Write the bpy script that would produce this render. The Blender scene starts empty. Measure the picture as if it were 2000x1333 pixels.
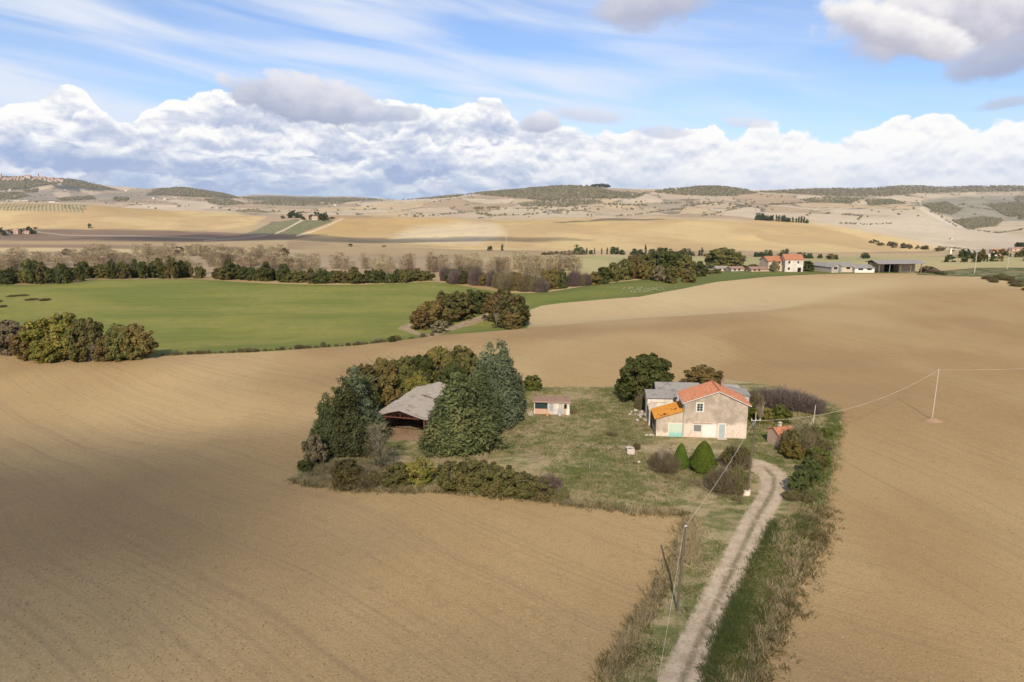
import bpy, math, random
import numpy as np
R = math.radians
rng = np.random.default_rng(11)
random.seed(5)
C = bpy.context.scene.collection
H, P, F = 33.0, R(11.3), 1333.33
CP, SP = math.cos(P), math.sin(P)
SUN_EL, SUN_AZ = 35.0, 4.0      # elevation, heading of the rays from +Y (degrees, + = towards +X)

# ------------------------------------------------------------------ helpers
def vnoise(x, y, seed=0):
    xi = np.floor(x); yi = np.floor(y)
    fx = x - xi; fy = y - yi
    fx = fx*fx*(3-2*fx); fy = fy*fy*(3-2*fy)
    def hsh(a, b):
        t = np.sin(a*127.1 + b*311.7 + seed*74.7)*43758.5453
        return t - np.floor(t)
    return (hsh(xi, yi)*(1-fx) + hsh(xi+1, yi)*fx)*(1-fy) + (hsh(xi, yi+1)*(1-fx) + hsh(xi+1, yi+1)*fx)*fy
def fbm(x, y, seed=0, octv=4):
    s = 0; a = .5
    for k in range(octv):
        s = s + a*vnoise(x, y, seed+k*13); x = x*2.03+5.1; y = y*2.03-3.7; a *= .5
    return s/(1-.5**octv)
def sstep(a, b, x):
    t = np.clip((x-a)/(b-a), 0, 1); return t*t*(3-2*t)

# ------------------------------------------------------------------ terrain height
S_INF = lambda u: (u-1000)/F/(CP+.2*SP)
def zv(v, Y):                      # height of the point seen at row v and forward distance Y
    yc = -(v-666.5)/F
    t = Y/(CP+yc*SP)
    return H + t*(-SP+yc*CP)
Z = lambda z: ('z', z)
COLS = {
 -700: [(130,Z(0)),(150,Z(.3)),(170,Z(-1.5)),(220,Z(-1.5)),(300,Z(0)),(350,Z(-3)),(450,Z(-20)),(600,Z(-32)),(1600,Z(-32)),(2000,446),(2600,398),(3300,Z(15)),(4300,393),(5500,380),(7000,352),(8200,Z(150)),(14000,Z(60))],
 0:   [(110,Z(-.5)),(135,Z(.3)),(152,Z(0)),(172,Z(-1.8)),(220,Z(-1.5)),(300,Z(0)),(350,Z(-3)),(450,Z(-20)),(600,Z(-32)),(1600,Z(-32)),(2000,446),(2600,398),(3300,Z(15)),(4300,393),(5500,381),(7000,344),(8200,Z(150)),(14000,Z(60))],
 110: [(2000,446),(2600,397),(3300,Z(15)),(4300,393),(5500,380),(7000,345),(8200,Z(150)),(14000,Z(60))],
 200: [(2000,447),(2600,402),(3300,Z(12)),(4300,394),(5500,383),(7000,362),(8200,Z(120)),(14000,Z(60))],
 290: [(110,Z(-.5)),(135,Z(.3)),(150,Z(0)),(172,Z(-1.8)),(220,Z(-1.5)),(300,Z(0)),(350,Z(-3)),(450,Z(-20)),(600,Z(-32)),(1600,Z(-32)),(2000,448),(2600,412),(3300,Z(8)),(4300,398),(5500,386),(7000,372),(8200,Z(90)),(14000,376)],
 360: [(2000,449),(2600,416),(3300,Z(8)),(4300,402),(5500,388),(7000,363),(8200,Z(90)),(14000,Z(60))],
 440: [(2000,450),(2600,417),(3300,Z(0)),(4300,408),(5500,396),(7000,377),(8200,Z(60)),(14000,388)],
 500: [(150,Z(.3)),(158,Z(0)),(178,Z(-1.8)),(220,Z(-1.5)),(300,Z(0)),(350,Z(-3)),(450,Z(-20)),(600,Z(-32)),(1600,Z(-32)),(2000,447),(2600,421),(3300,Z(0)),(4300,412),(5500,402),(7000,392),(9000,388),(14000,379)],
 600: [(2000,440),(2600,Z(-8)),(3300,418),(4300,408),(5500,402),(7000,395),(9000,390),(14000,385)],
 700: [(145,Z(.5)),(160,Z(.2)),(182,Z(-1.6)),(220,Z(-1.5)),(300,Z(0)),(350,Z(-3)),(450,Z(-20)),(600,Z(-32)),(1150,Z(-33)),(1400,470),(1700,448),(2000,430),(2600,Z(-12)),(3300,420),(4300,405),(5500,397),(7000,392),(9000,388),(14000,385)],
 830: [(1150,Z(-33)),(1400,466),(1700,446),(2000,430),(2600,Z(-15)),(3300,421),(4300,402),(5500,388),(7000,Z(60)),(14000,Z(60))],
 920: [(1000,Z(-33)),(1150,484),(1400,464),(1700,444),(2000,430),(2600,Z(-15)),(3300,420),(4300,398),(5500,379),(7000,Z(60)),(14000,Z(60))],
 1000:[(140,Z(1.3)),(157,Z(1.9)),(180,Z(.2)),(197,Z(-2.0)),(225,Z(-1.6)),(300,Z(0)),(350,Z(-3)),(450,Z(-20)),(600,Z(-32)),(950,Z(-33)),(1150,484),(1400,464),(1700,444),(2000,431),(2600,Z(-15)),(3300,420),(4300,396),(5500,372),(7000,Z(90)),(14000,Z(60))],
 1090:[(4300,392),(5500,363),(7000,Z(90))],
 1250:[(140,Z(1.2)),(170,Z(2.2)),(195,Z(.6)),(212,Z(-1.7)),(226,Z(-1.6)),(262,Z(.3)),(290,Z(1.2)),(350,Z(-1)),(450,Z(-18)),(600,Z(-31)),(950,Z(-33)),(1150,485),(1400,465),(1700,445),(2000,431),(2600,Z(-15)),(3300,418),(4300,394),(5500,370),(7000,Z(90)),(14000,Z(60))],
 1390:[(4300,392),(5500,361),(7000,Z(90))],
 1480:[(140,Z(.8)),(183,Z(2.2)),(208,Z(.7)),(228,Z(-.9)),(260,Z(.2)),(320,Z(2.3)),(370,Z(0)),(450,Z(-16)),(600,Z(-29)),(950,Z(-32)),(1150,487),(1400,468),(1700,447),(2000,432),(2600,Z(-12)),(3300,416),(4300,394),(5500,375),(7000,372),(8500,Z(150)),(14000,Z(60))],
 1600:[(4300,394),(5500,380),(7000,370),(8500,Z(150))],
 1650:[(140,Z(.6)),(180,Z(1.0)),(205,Z(.8)),(260,Z(.6)),(320,Z(2.3)),(370,Z(0)),(450,Z(-16)),(600,Z(-28)),(950,Z(-31)),(1150,494),(1400,480),(1700,457),(2000,440),(2600,433),(3300,415),(4300,398),(5500,380),(7000,369),(8500,Z(150)),(14000,Z(60))],
 1760:[(950,Z(-30)),(1150,498),(1400,488),(1700,475),(2000,462),(2600,444),(3300,418),(4300,398),(5500,380),(7000,362),(8500,Z(150)),(14000,Z(60))],
 1880:[(140,Z(.8)),(180,Z(1.0)),(205,Z(1.0)),(260,Z(1.2)),(320,Z(2.0)),(370,Z(0)),(450,Z(-14)),(600,Z(-26)),(950,Z(-27)),(1150,499),(1400,492),(1700,484),(2000,476),(2600,460),(3300,440),(4300,415),(5500,390),(7000,366),(8500,Z(150)),(14000,Z(60))],
 2000:[(140,Z(.8)),(180,Z(1.0)),(205,Z(1.0)),(260,Z(1.2)),(320,Z(1.8)),(370,Z(0)),(450,Z(-14)),(600,Z(-24)),(950,Z(-24)),(1150,499),(1400,490),(1700,482),(2000,475),(2600,460),(3300,440),(4300,415),(5500,388),(7000,364),(8500,Z(150)),(14000,Z(60))],
 2700:[(140,Z(.8)),(180,Z(1.0)),(260,Z(1.2)),(320,Z(1.8)),(370,Z(0)),(450,Z(-14)),(600,Z(-24)),(950,Z(-24)),(1150,499),(1400,490),(1700,482),(2000,475),(2600,460),(3300,440),(4300,415),(5500,388),(7000,364),(8500,Z(150)),(14000,Z(60))],
}
def _table():
    us = sorted(COLS)
    ly = np.linspace(math.log(90), math.log(14000), 700)
    full = {}
    for u in us:
        pts = COLS[u]
        full[u] = dict(l=[math.log(a) for a, _ in pts], z=[(b[1] if isinstance(b, tuple) else zv(b, a)) for a, b in pts], y0=pts[0][0])
    zs = {}
    major = [u for u in us if COLS[u][0][0] < 500]
    for u in us:
        d = full[u]
        l = [math.log(90)] + d['l'] if d['y0'] < 500 else d['l']
        z = [0.0] + d['z'] if d['y0'] < 500 else d['z']
        zs[u] = np.interp(ly, l, z)
    for u in us:                       # minor columns borrow the near part from their major neighbours
        if u in major: continue
        a = max(m for m in major if m < u); b = min(m for m in major if m > u)
        t = (u-a)/(b-a); base = zs[a]*(1-t)+zs[b]*t
        l0 = full[u]['l'][0]; w = sstep(l0-.12, l0, ly)
        l1 = full[u]['l'][-1]; w = w*(1-sstep(l1, l1+.15, ly)) if l1 < math.log(13000) else w
        zs[u] = base*(1-w)+zs[u]*w
    k = np.exp(-.5*(np.arange(-9, 10)/2.6)**2); k /= k.sum()
    for u in us:
        zp = np.pad(zs[u], 9, mode='edge'); zs[u] = np.convolve(zp, k, 'valid')
    ss = np.linspace(S_INF(-700), S_INF(2700), 500)
    su = [S_INF(u) for u in us]
    M = np.stack([zs[u] for u in us], 0)
    T = np.stack([np.interp(ss, su, M[:, j]) for j in range(len(ly))], 1)
    kk = np.exp(-.5*(np.arange(-14, 15)/4.5)**2); kk /= kk.sum()
    T = np.stack([np.convolve(np.pad(T[:, j], 14, mode='edge'), kk, 'valid') for j in range(len(ly))], 1)
    return ss, ly, T
TS, TL, TT = _table()
def height(x, y):
    x = np.asarray(x, float); y = np.asarray(y, float)
    yy = np.maximum(y, 20.0)
    s = np.clip(x/yy, TS[0], TS[-1]); l = np.clip(np.log(yy), TL[0], TL[-1])
    fi = (s-TS[0])/(TS[1]-TS[0]); fj = (l-TL[0])/(TL[1]-TL[0])
    i = np.clip(fi.astype(int), 0, len(TS)-2); j = np.clip(fj.astype(int), 0, len(TL)-2)
    a = fi-i; b = fj-j
    zt = (TT[i, j]*(1-a)+TT[i+1, j]*a)*(1-b)+(TT[i, j+1]*(1-a)+TT[i+1, j+1]*a)*b
    w = sstep(95, 135, y)
    z = zt*w
    # near relief
    near = 1-sstep(130, 175, y)
    bowl = -3.8*np.exp(-((x+66)**2/(2*19**2)+(y-104)**2/(2*20**2)))
    hump = 2.2*np.exp(-((x+58)**2/(2*30**2)+(y-52)**2/(2*20**2)))
    yard = sstep(-24, -32, x)+sstep(44, 56, x)*.7
    und = (fbm(x/45+3, y/38, 7, 3)-.5)*2.2*yard
    z = z+(bowl+hump+und)*near*sstep(10, 40, y)
    # distant rolling
    far = sstep(420, 900, y)
    z = z+far*(fbm(x/420, y/420, 31, 4)-.5)*np.clip(y-400, 0, 4000)*.013
    hill = sstep(1150, 1500, y)*(1-sstep(2300, 2800, y))
    z = z+hill*(np.abs(fbm(x/260+9, y/420, 51, 3)-.5)*2-.4)*20
    # the knoll of the vineyard farm
    z = z+28*np.exp(-(((x+600*.999*1.0+0)/150)**2+((y-1960)/170)**2)*.5)*0
    kx, ky = -575, 1900
    z = z+20*np.exp(-(((x-kx)/150)**2+((y-ky)/200)**2)*.7)
    return z
def ray(u, v):
    xc = (u-1000)/F; yc = -(v-666.5)/F
    return np.array([xc, CP+yc*SP, -SP+yc*CP])
YS = np.concatenate([np.geomspace(12, 420, 900), np.geomspace(420.5, 13500, 2200)])
def ground(u, v, ymin=12, ymax=13500):
    """world point where the sight line through photo pixel (u, v) meets the terrain"""
    d = ray(u, v); ys = YS[(YS >= ymin) & (YS <= ymax)]
    t = ys/d[1]; zz = H+t*d[2]; hh = height(t*d[0], ys)
    k = np.nonzero(zz < hh)[0]
    if len(k) == 0:
        i = int(np.argmin(zz-hh)); return np.array([t[i]*d[0], ys[i], hh[i]])
    i = max(k[0], 1)
    a = zz[i-1]-hh[i-1]; b = zz[i]-hh[i]; f = a/(a-b) if a > 0 else 0
    y = ys[i-1]+(ys[i]-ys[i-1])*f; x = y/d[1]*d[0]
    return np.array([x, y, float(height(x, y))])
def at(u, Y):                       # on the ground at image column u (near the horizon) and forward distance Y
    x = (u-1000)/F*Y/CP
    for _ in range(4):
        z = float(height(x, Y)); x = (u-1000)/F*(Y*CP+(H-z)*SP)
    return np.array([x, Y, z])
def depth(p): return p[1]*CP+(H-p[2])*SP
def scale(p): return depth(p)/F      # metres per full-size photo pixel
def project(x, y, z):
    dz = z-H; d = y*CP-dz*SP; up = y*SP+dz*CP
    d = np.maximum(d, 1e-3)
    return 1000+F*x/d, 666.5-F*up/d

def sdf(poly, x, y):
    """signed distance in metres to a closed polygon (negative inside)"""
    p = np.asarray(poly, float); x = x.astype(np.float32); y = y.astype(np.float32)
    best = np.full(x.shape, 1e9, np.float32); ins = np.zeros(x.shape, bool)
    n = len(p)
    for k in range(n):
        ax, ay = p[k]; bx, by = p[(k+1) % n]
        ex, ey = bx-ax, by-ay; L = ex*ex+ey*ey+1e-9
        t = np.clip(((x-ax)*ex+(y-ay)*ey)/L, 0, 1)
        best = np.minimum(best, (x-ax-t*ex)**2+(y-ay-t*ey)**2)
        c = ((ay > y) != (by > y))
        if abs(by-ay) > 1e-9:
            ins ^= c & (x < (bx-ax)*(y-ay)/(by-ay)+ax)
    d = np.sqrt(best)
    return np.where(ins, -d, d)
def inpoly(poly, x, y):
    p = np.asarray(poly, float); ins = np.zeros(x.shape, bool); n = len(p)
    for k in range(n):
        ax, ay = p[k]; bx, by = p[(k+1) % n]
        if abs(by-ay) < 1e-9: continue
        c = ((ay > y) != (by > y)); ins ^= c & (x < (bx-ax)*(y-ay)/(by-ay)+ax)
    return ins
def linedist(pts, x, y):
    p = np.asarray(pts, float); best = np.full(x.shape, 1e9, np.float32)
    for k in range(len(p)-1):
        ax, ay = p[k]; bx, by = p[k+1]
        ex, ey = bx-ax, by-ay; L = ex*ex+ey*ey+1e-9
        t = np.clip(((x-ax)*ex+(y-ay)*ey)/L, 0, 1)
        best = np.minimum(best, (x-ax-t*ex)**2+(y-ay-t*ey)**2)
    return np.sqrt(best)
def W(pts, **k): return [ground(u, v, **k)[:2] for u, v in pts]

# ------------------------------------------------------------------ node helpers
class G:
    def __init__(s, nt): s.nt = nt; s.n = nt.nodes; s.l = nt.links
    def put(s, sock, val):
        if val is None: return
        if isinstance(val, bpy.types.NodeSocket): s.l.new(val, sock)
        elif isinstance(val, (tuple, list)) and sock.type == 'RGBA' and len(val) == 3: sock.default_value = (*val, 1)
        else: sock.default_value = val
    def node(s, typ, ins=None, **props):
        nd = s.n.new('ShaderNode'+typ)
        for k, v in props.items(): setattr(nd, k, v)
        for k, v in (ins or {}).items(): s.put(nd.inputs[k], v)
        return nd
    def m(s, op, a, b=None, c=None, clamp=False):
        nd = s.n.new('ShaderNodeMath'); nd.operation = op; nd.use_clamp = clamp
        s.put(nd.inputs[0], a); s.put(nd.inputs[1], b); s.put(nd.inputs[2], c); return nd.outputs[0]
    def mix(s, f, a, b, blend='MIX'):
        nd = s.n.new('ShaderNodeMix'); nd.data_type = 'RGBA'; nd.blend_type = blend
        s.put(nd.inputs[0], f); s.put(nd.inputs[6], a); s.put(nd.inputs[7], b); return nd.outputs[2]
    def noise(s, vec, scale, detail=4, rough=.55, dist=0, col=False):
        nd = s.node('TexNoise', {'Scale': scale, 'Detail': detail, 'Roughness': rough, 'Distortion': dist})
        if vec is not None: s.l.new(vec, nd.inputs['Vector'])
        return nd.outputs[1 if col else 0]
    def sm(s, x, a, b, lo=0., hi=1.):
        nd = s.node('MapRange', {'Value': x, 'From Min': a, 'From Max': b, 'To Min': lo, 'To Max': hi}, interpolation_type='SMOOTHSTEP'); return nd.outputs[0]
    def lin(s, x, a, b, lo=0., hi=1.):
        nd = s.node('MapRange', {'Value': x, 'From Min': a, 'From Max': b, 'To Min': lo, 'To Max': hi}); return nd.outputs[0]
    def ramp(s, f, stops):
        nd = s.n.new('ShaderNodeValToRGB'); s.l.new(f, nd.inputs[0]); e = nd.color_ramp.elements
        while len(e) < len(stops): e.new(.5)
        for el, (p, c) in zip(e, stops): el.position = p; el.color = (*c, 1) if len(c) == 3 else c
        return nd.outputs[0]
    def xyz(s, x=None, y=None, z=None):
        nd = s.n.new('ShaderNodeCombineXYZ'); s.put(nd.inputs[0], x); s.put(nd.inputs[1], y); s.put(nd.inputs[2], z); return nd.outputs[0]
    def map(s, vec, sc=(1, 1, 1), rot=(0, 0, 0), loc=(0, 0, 0)):
        nd = s.node('Mapping', {'Scale': sc, 'Rotation': rot, 'Location': loc}); s.l.new(vec, nd.inputs['Vector']); return nd.outputs[0]
    def attr(s, name, out=2):
        nd = s.n.new('ShaderNodeAttribute'); nd.attribute_name = name; return nd.outputs[out]
    def bump(s, h, strength=.5, dist=.1):
        nd = s.node('Bump', {'Strength': strength, 'Distance': dist}); s.l.new(h, nd.inputs['Height']); return nd.outputs[0]
def material(name):
    m = bpy.data.materials.new(name); m.use_nodes = True; nt = m.node_tree; nt.nodes.clear()
    g = G(nt); g.out = g.node('OutputMaterial'); return m, g
def finish(g, col, rough=.9, normal=None, spec=.2, metal=0.):
    b = g.node('BsdfPrincipled', {'Roughness': rough, 'Specular IOR Level': spec, 'Metallic': metal})
    g.put(b.inputs['Base Color'], col)
    if normal is not None: g.l.new(normal, b.inputs['Normal'])
    g.l.new(b.outputs[0], g.out.inputs[0]); return b
def npmesh(name, verts, faces, mats=(), attrs=None, smooth=False, cornerless=True):
    """verts (n,3); faces (m,k) array of equal-length faces or list of arrays"""
    me = bpy.data.meshes.new(name)
    verts = np.asarray(verts, np.float32)
    fl = faces if isinstance(faces, list) else [faces]
    fl = [np.asarray(f, np.int32) for f in fl if len(f)]
    loops = np.concatenate([f.ravel() for f in fl]); cnt = np.concatenate([np.full(len(f), f.shape[1], np.int32) for f in fl])
    me.vertices.add(len(verts)); me.vertices.foreach_set('co', verts.ravel())
    me.loops.add(len(loops)); me.loops.foreach_set('vertex_index', loops)
    me.polygons.add(len(cnt)); st = np.zeros(len(cnt), np.int32); st[1:] = np.cumsum(cnt)[:-1]
    me.polygons.foreach_set('loop_start', st)
    if smooth: me.polygons.foreach_set('use_smooth', np.ones(len(cnt), bool))
    for m in mats: me.materials.append(m)
    for k, a in (attrs or {}).items():
        a = np.asarray(a, np.float32)
        if a.ndim == 2:
            at_ = me.attributes.new(k, 'FLOAT_COLOR', 'POINT')
            if a.shape[1] == 3: a = np.concatenate([a, np.ones((len(a), 1), np.float32)], 1)
            at_.data.foreach_set('color', a.ravel())
        else:
            at_ = me.attributes.new(k, 'FLOAT', 'POINT'); at_.data.foreach_set('value', a)
    me.update(calc_edges=True); return me
def link(name, data, parent=None, loc=None, rz=None):
    o = bpy.data.objects.new(name, data); C.objects.link(o)
    if parent is not None: o.parent = parent
    if loc is not None: o.location = loc
    if rz is not None: o.rotation_euler = (0, 0, rz)
    return o
def tag(o, label=None, cat=None, group=None, kind=None):
    if label: o['label'] = label
    if cat: o['category'] = cat
    if group: o['group'] = group
    if kind: o['kind'] = kind
    return o

# ------------------------------------------------------------------ camera, sun, render settings
sc = bpy.context.scene
cam = bpy.data.cameras.new('camera'); cam.lens = 24.0; cam.sensor_width = 36.0; cam.clip_start = .5; cam.clip_end = 60000
co = link('camera', cam, loc=(0, 0, H)); co.rotation_euler = (math.pi/2-P, 0, 0); sc.camera = co
sun = bpy.data.lights.new('sun', 'SUN'); sun.energy = 4.2; sun.angle = R(.53); sun.color = (1, .90, .75)
so = link('sun', sun, loc=(0, -50, 120)); so.rotation_euler = (math.pi/2-R(SUN_EL), 0, -R(SUN_AZ))
sc.view_settings.view_transform = 'Standard'; sc.view_settings.look = 'None'; sc.view_settings.exposure = .45; sc.view_settings.gamma = 1
sc.render.engine = 'CYCLES'
cy = sc.cycles; cy.max_bounces = 5; cy.diffuse_bounces = 2; cy.glossy_bounces = 1; cy.transmission_bounces = 2; cy.volume_bounces = 0; cy.transparent_max_bounces = 8
cy.use_denoising = True; cy.use_adaptive_sampling = True; cy.adaptive_threshold = .02
try: cy.denoiser = 'OPENIMAGEDENOISE'; cy.denoising_input_passes = 'RGB_ALBEDO_NORMAL'
except Exception: pass
cy.caustics_reflective = False; cy.caustics_refractive = False

# ------------------------------------------------------------------ sky
world = bpy.data.worlds.new('World'); sc.world = world; world.use_nodes = True
world.node_tree.nodes.clear(); g = G(world.node_tree)
def AE(u, v):
    d = ray(u, v); d = d/np.linalg.norm(d); return math.degrees(math.atan2(d[0], d[1])), math.degrees(math.asin(d[2]))
sky = g.node('TexSky', sky_type='NISHITA', sun_disc=False, sun_elevation=R(SUN_EL), sun_rotation=math.pi+R(SUN_AZ), altitude=300, air_density=1.0, dust_density=.6, ozone_density=1.6)
tc = g.node('TexCoord'); sep = g.node('SeparateXYZ'); g.l.new(tc.outputs['Generated'], sep.inputs[0])
X, Yv, Zv = sep.outputs
A = g.m('MULTIPLY', g.m('ARCTAN2', X, Yv), 57.2958); E = g.m('MULTIPLY', g.m('ARCSINE', Zv), 57.2958)
def curve_of(pts, extend=5.0, hi=16.0):
    """top elevation of a cloud bank as a curve of azimuth"""
    q = sorted(AE(u, v) for u, v in pts)
    fc = g.node('FloatCurve', {'Factor': 1.0}); cm = fc.mapping; cv = cm.curves[0]
    pp = [(0, extend/hi), (.5-.5*42/45, extend/hi)]+[((a+45)/90, e/hi) for a, e in q]+[(.5+.5*42/45, extend/hi), (1, extend/hi)]
    cv.points[0].location = pp[0]; cv.points[1].location = pp[-1]
    for p in pp[1:-1]: cv.points.new(*p)
    for p in cv.points: p.handle_type = 'AUTO'
    cm.update(); g.l.new(g.lin(A, -45, 45), fc.inputs['Value'])
    return g.m('MULTIPLY', fc.outputs[0], hi)
TOP = [(-60,235),(0,212),(60,190),(100,178),(150,176),(175,196),(205,232),(250,248),(275,226),(320,200),(380,192),(440,184),(500,190),(560,205),(600,212),(660,205),(720,198),(780,202),(830,205),(880,212),(920,205),(955,192),(985,205),(1005,240),(1050,262),(1100,258),(1160,274),(1220,262),(1290,276),(1330,255),(1385,250),(1415,262),(1440,292),(1490,302),(1520,312),(1555,292),(1585,312),(1605,328),(1625,298),(1680,268),(1730,248),(1770,225),(1810,222),(1850,230),(1900,265),(1940,288),(1965,262),(2000,238),(2080,225)]
T1 = curve_of(TOP)
def cum(E_):
    v = g.xyz(A, g.m('MULTIPLY', E_, 1.25), 0.)
    w = g.noise(v, .5, 2, .55, 0, True)
    vv = g.node('VectorMath', operation='MULTIPLY_ADD'); g.l.new(w, vv.inputs[0]); vv.inputs[1].default_value = (2.0, 2.0, 0); g.l.new(v, vv.inputs[2])
    vo = g.node('TexVoronoi', {'Scale': .27, 'Detail': 3.2, 'Roughness': .46, 'Lacunarity': 2.3}, voronoi_dimensions='2D', feature='F1', normalize=True)
    g.l.new(vv.outputs[0], vo.inputs['Vector'])
    nz = g.noise(v, .30, 8, .58)
    b = g.m('ADD', g.m('MULTIPLY', g.m('SUBTRACT', .45, vo.outputs['Distance']), 1.5), g.m('MULTIPLY', g.m('SUBTRACT', nz, .5), 2.3))
    return b, nz
B0, NZ = cum(E)
B1, _n = cum(g.m('ADD', E, .38))
leftw = g.sm(A, 16, -4)                       # the left bank is greyer and layered, the right one whiter
lit = g.m('MULTIPLY', g.m('SUBTRACT', B0, B1), g.m('ADD', g.m('MULTIPLY', leftw, .35), .5))
PN = g.noise(g.xyz(g.m('MULTIPLY', A, .35), g.m('MULTIPLY', E, 1.0), 21.), .55, 5, .6, .5)
patch = g.m('MULTIPLY', g.m('SUBTRACT', PN, .5), g.m('ADD', g.m('MULTIPLY', leftw, 1.3), .7))
GAPN = g.noise(g.xyz(g.m('MULTIPLY', A, .30), E, 41.), .75, 4, .6, .4)
def layer(prev, top, thick, white, dark, amp=1.0, off=0., gap=None):
    """one deck of cumulus: white billowing tops, grey-blue towards its base"""
    d = g.m('ADD', g.m('SUBTRACT', top, E), g.m('MULTIPLY', B0, amp))
    mk = g.sm(d, 0., .5 if gap else .14)
    if gap: mk = g.m('MULTIPLY', mk, g.m('SUBTRACT', 1., g.m('MULTIPLY', g.m('MULTIPLY', g.sm(GAPN, gap, gap-.10), .85), g.m('ADD', g.m('MULTIPLY', leftw, .8), .2))))
    t = g.m('MINIMUM', g.m('MAXIMUM', g.m('DIVIDE', d, thick), 0.), 1.3)
    sh = g.m('SUBTRACT', g.m('ADD', g.m('ADD', .98+off, lit), patch), g.m('MULTIPLY', t, g.m('ADD', g.m('MULTIPLY', leftw, .52), .14)))
    sh = g.m('MAXIMUM', g.m('MINIMUM', sh, 1.0), 0.)
    return g.mix(mk, prev, up(g.ramp(sh, [(.05, dark), (.5, tuple(a*.6+b*.4 for a, b in zip(dark, white))), (.9, white)])))
# cirrus
ci = g.map(g.xyz(A, E, 0.), rot=(0, 0, R(9)))
ci = g.map(ci, sc=(.035, .30, 1))
c1 = g.noise(ci, 1.5, 5, .5, .5); c2 = g.noise(ci, .5, 2, .5, .3)
cf = g.m('MULTIPLY', g.sm(g.m('ADD', g.m('MULTIPLY', c1, .75), g.m('MULTIPLY', c2, .55)), .50, .86), .85)
cf = g.m('MULTIPLY', cf, g.sm(A, 30, 0, .45, 1.))
cf = g.m('ADD', cf, .10)
base = g.mix(1.0, sky.outputs[0], (.74, .87, 1.10), 'MULTIPLY')
CL = 7.6                                       # brightness of sunlit cloud in the sky texture's own units
def up(c, k=CL): return g.mix(1.0, c, (k, k, k), 'MULTIPLY')
# horizon veil
veil = g.m('MULTIPLY', g.sm(E, 7, 0), .35)
skyc = g.mix(cf, base, up((.80, .84, .93)))
skyc = g.mix(veil, skyc, up((.62, .72, .86)))

clouds = [skyc]
skyc = layer(skyc, T1, 2.6, (1.0, .99, .975), (.42, .50, .70), .9)
def deck(e, k, f=.22, amp=1.5):
    n = g.noise(g.xyz(g.m('MULTIPLY', A, f), k*11.3, 0.), 1.0, 3, .6)
    return g.m('ADD', g.m('MULTIPLY', g.m('SUBTRACT', n, .5), amp*4), e)
skyc = layer(skyc, deck(5.2, 1, .16), 2.2, (1.0, .99, .98), (.36, .45, .68), 1.3, -.04, .44)
skyc = layer(skyc, deck(3.7, 2, .13, 1.2), 1.5, (.97, .97, .97), (.38, .48, .71), 1.0, -.06, .47)
skyc = layer(skyc, deck(2.4, 3, .17, .9), 1.2, (.92, .93, .95), (.42, .54, .76), .8, -.08, .52)
skyc = layer(skyc, deck(1.2, 4, .2, .6), .9, (.86, .89, .93), (.48, .61, .80), .5, -.12, .56)
# single clouds: (u, v, half width px, half height px, tilt, softness, light, dark)
def blob(u, v, ru, rv, tilt, soft, lo, hi, dens=1., sc_=.5, amp=1.1):
    global skyc
    a0, e0 = AE(u, v); p = g.map(g.xyz(A, E, 0.), loc=(-a0, -e0, 0)); p = g.map(p, rot=(0, 0, R(tilt)))
    s2 = g.node('SeparateXYZ'); g.l.new(p, s2.inputs[0]); ax, ay = s2.outputs[0], s2.outputs[1]
    rx, ry = ru/24.5, rv/24.5
    q = g.m('SUBTRACT', 1., g.m('SQRT', g.m('ADD', g.m('POWER', g.m('ABSOLUTE', g.m('DIVIDE', ax, rx)), 2.), g.m('POWER', g.m('ABSOLUTE', g.m('DIVIDE', ay, ry)), 2.))))
    nv = g.xyz(g.m('MULTIPLY', A, .8), g.m('MULTIPLY', E, 1.1), 7.)
    n = g.noise(nv, sc_, 6, .6, .2)
    d = g.m('ADD', q, g.m('MULTIPLY', g.m('SUBTRACT', n, .5), amp))
    mk = g.m('MULTIPLY', g.sm(d, 0., soft), dens)
    sh = g.m('ADD', g.m('ADD', .5, g.m('MULTIPLY', g.m('DIVIDE', ay, ry), .55)), g.m('MULTIPLY', g.m('SUBTRACT', n, .5), .9), clamp=True)
    skyc = g.mix(mk, skyc, up(g.mix(g.sm(sh, 0, 1), lo, hi)))
GREY = (.42, .44, .56); LG = (.80, .79, .84)
blob(600, 195, 160, 48, 6, .22, (.40, .45, .60), (.80, .80, .86))
blob(760, 222, 75, 20, -3, .3, (.42, .48, .64), (.72, .74, .82), .8)
blob(1055, 240, 48, 26, 0, .3, (.48, .52, .66), (.86, .86, .90))
blob(1150, 226, 95, 18, 6, .5, (.62, .64, .74), (.76, .76, .82), .75)
blob(1290, 258, 70, 16, 3, .5, (.58, .61, .72), (.74, .75, .82), .75)
blob(1460, 240, 60, 12, 6, .5, (.66, .68, .76), (.78, .78, .84), .7)
blob(1270, 8, 135, 50, -4, .5, (.44, .46, .58), (.66, .66, .74), .92)
blob(1900, 12, 250, 85, -3, .35, (.46, .46, .58), (1.0, .97, .95), 1., .45, .8)
blob(1760, 62, 150, 38, 21, .35, (.50, .50, .60), (.98, .95, .93), 1., .5, .8)
blob(1960, 112, 90, 34, -14, .5, (.38, .41, .55), (.50, .53, .66), .9)
blob(1965, 202, 55, 12, -8, .6, (.48, .54, .68), (.55, .60, .72), .8)
world.cycles.sampling_method = 'MANUAL'; world.cycles.sample_map_resolution = 256
bg = g.node('Background', {'Strength': .1}); g.l.new(skyc, bg.inputs[0])
wo = g.node('OutputWorld'); g.l.new(bg.outputs[0], wo.inputs[0])
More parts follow.
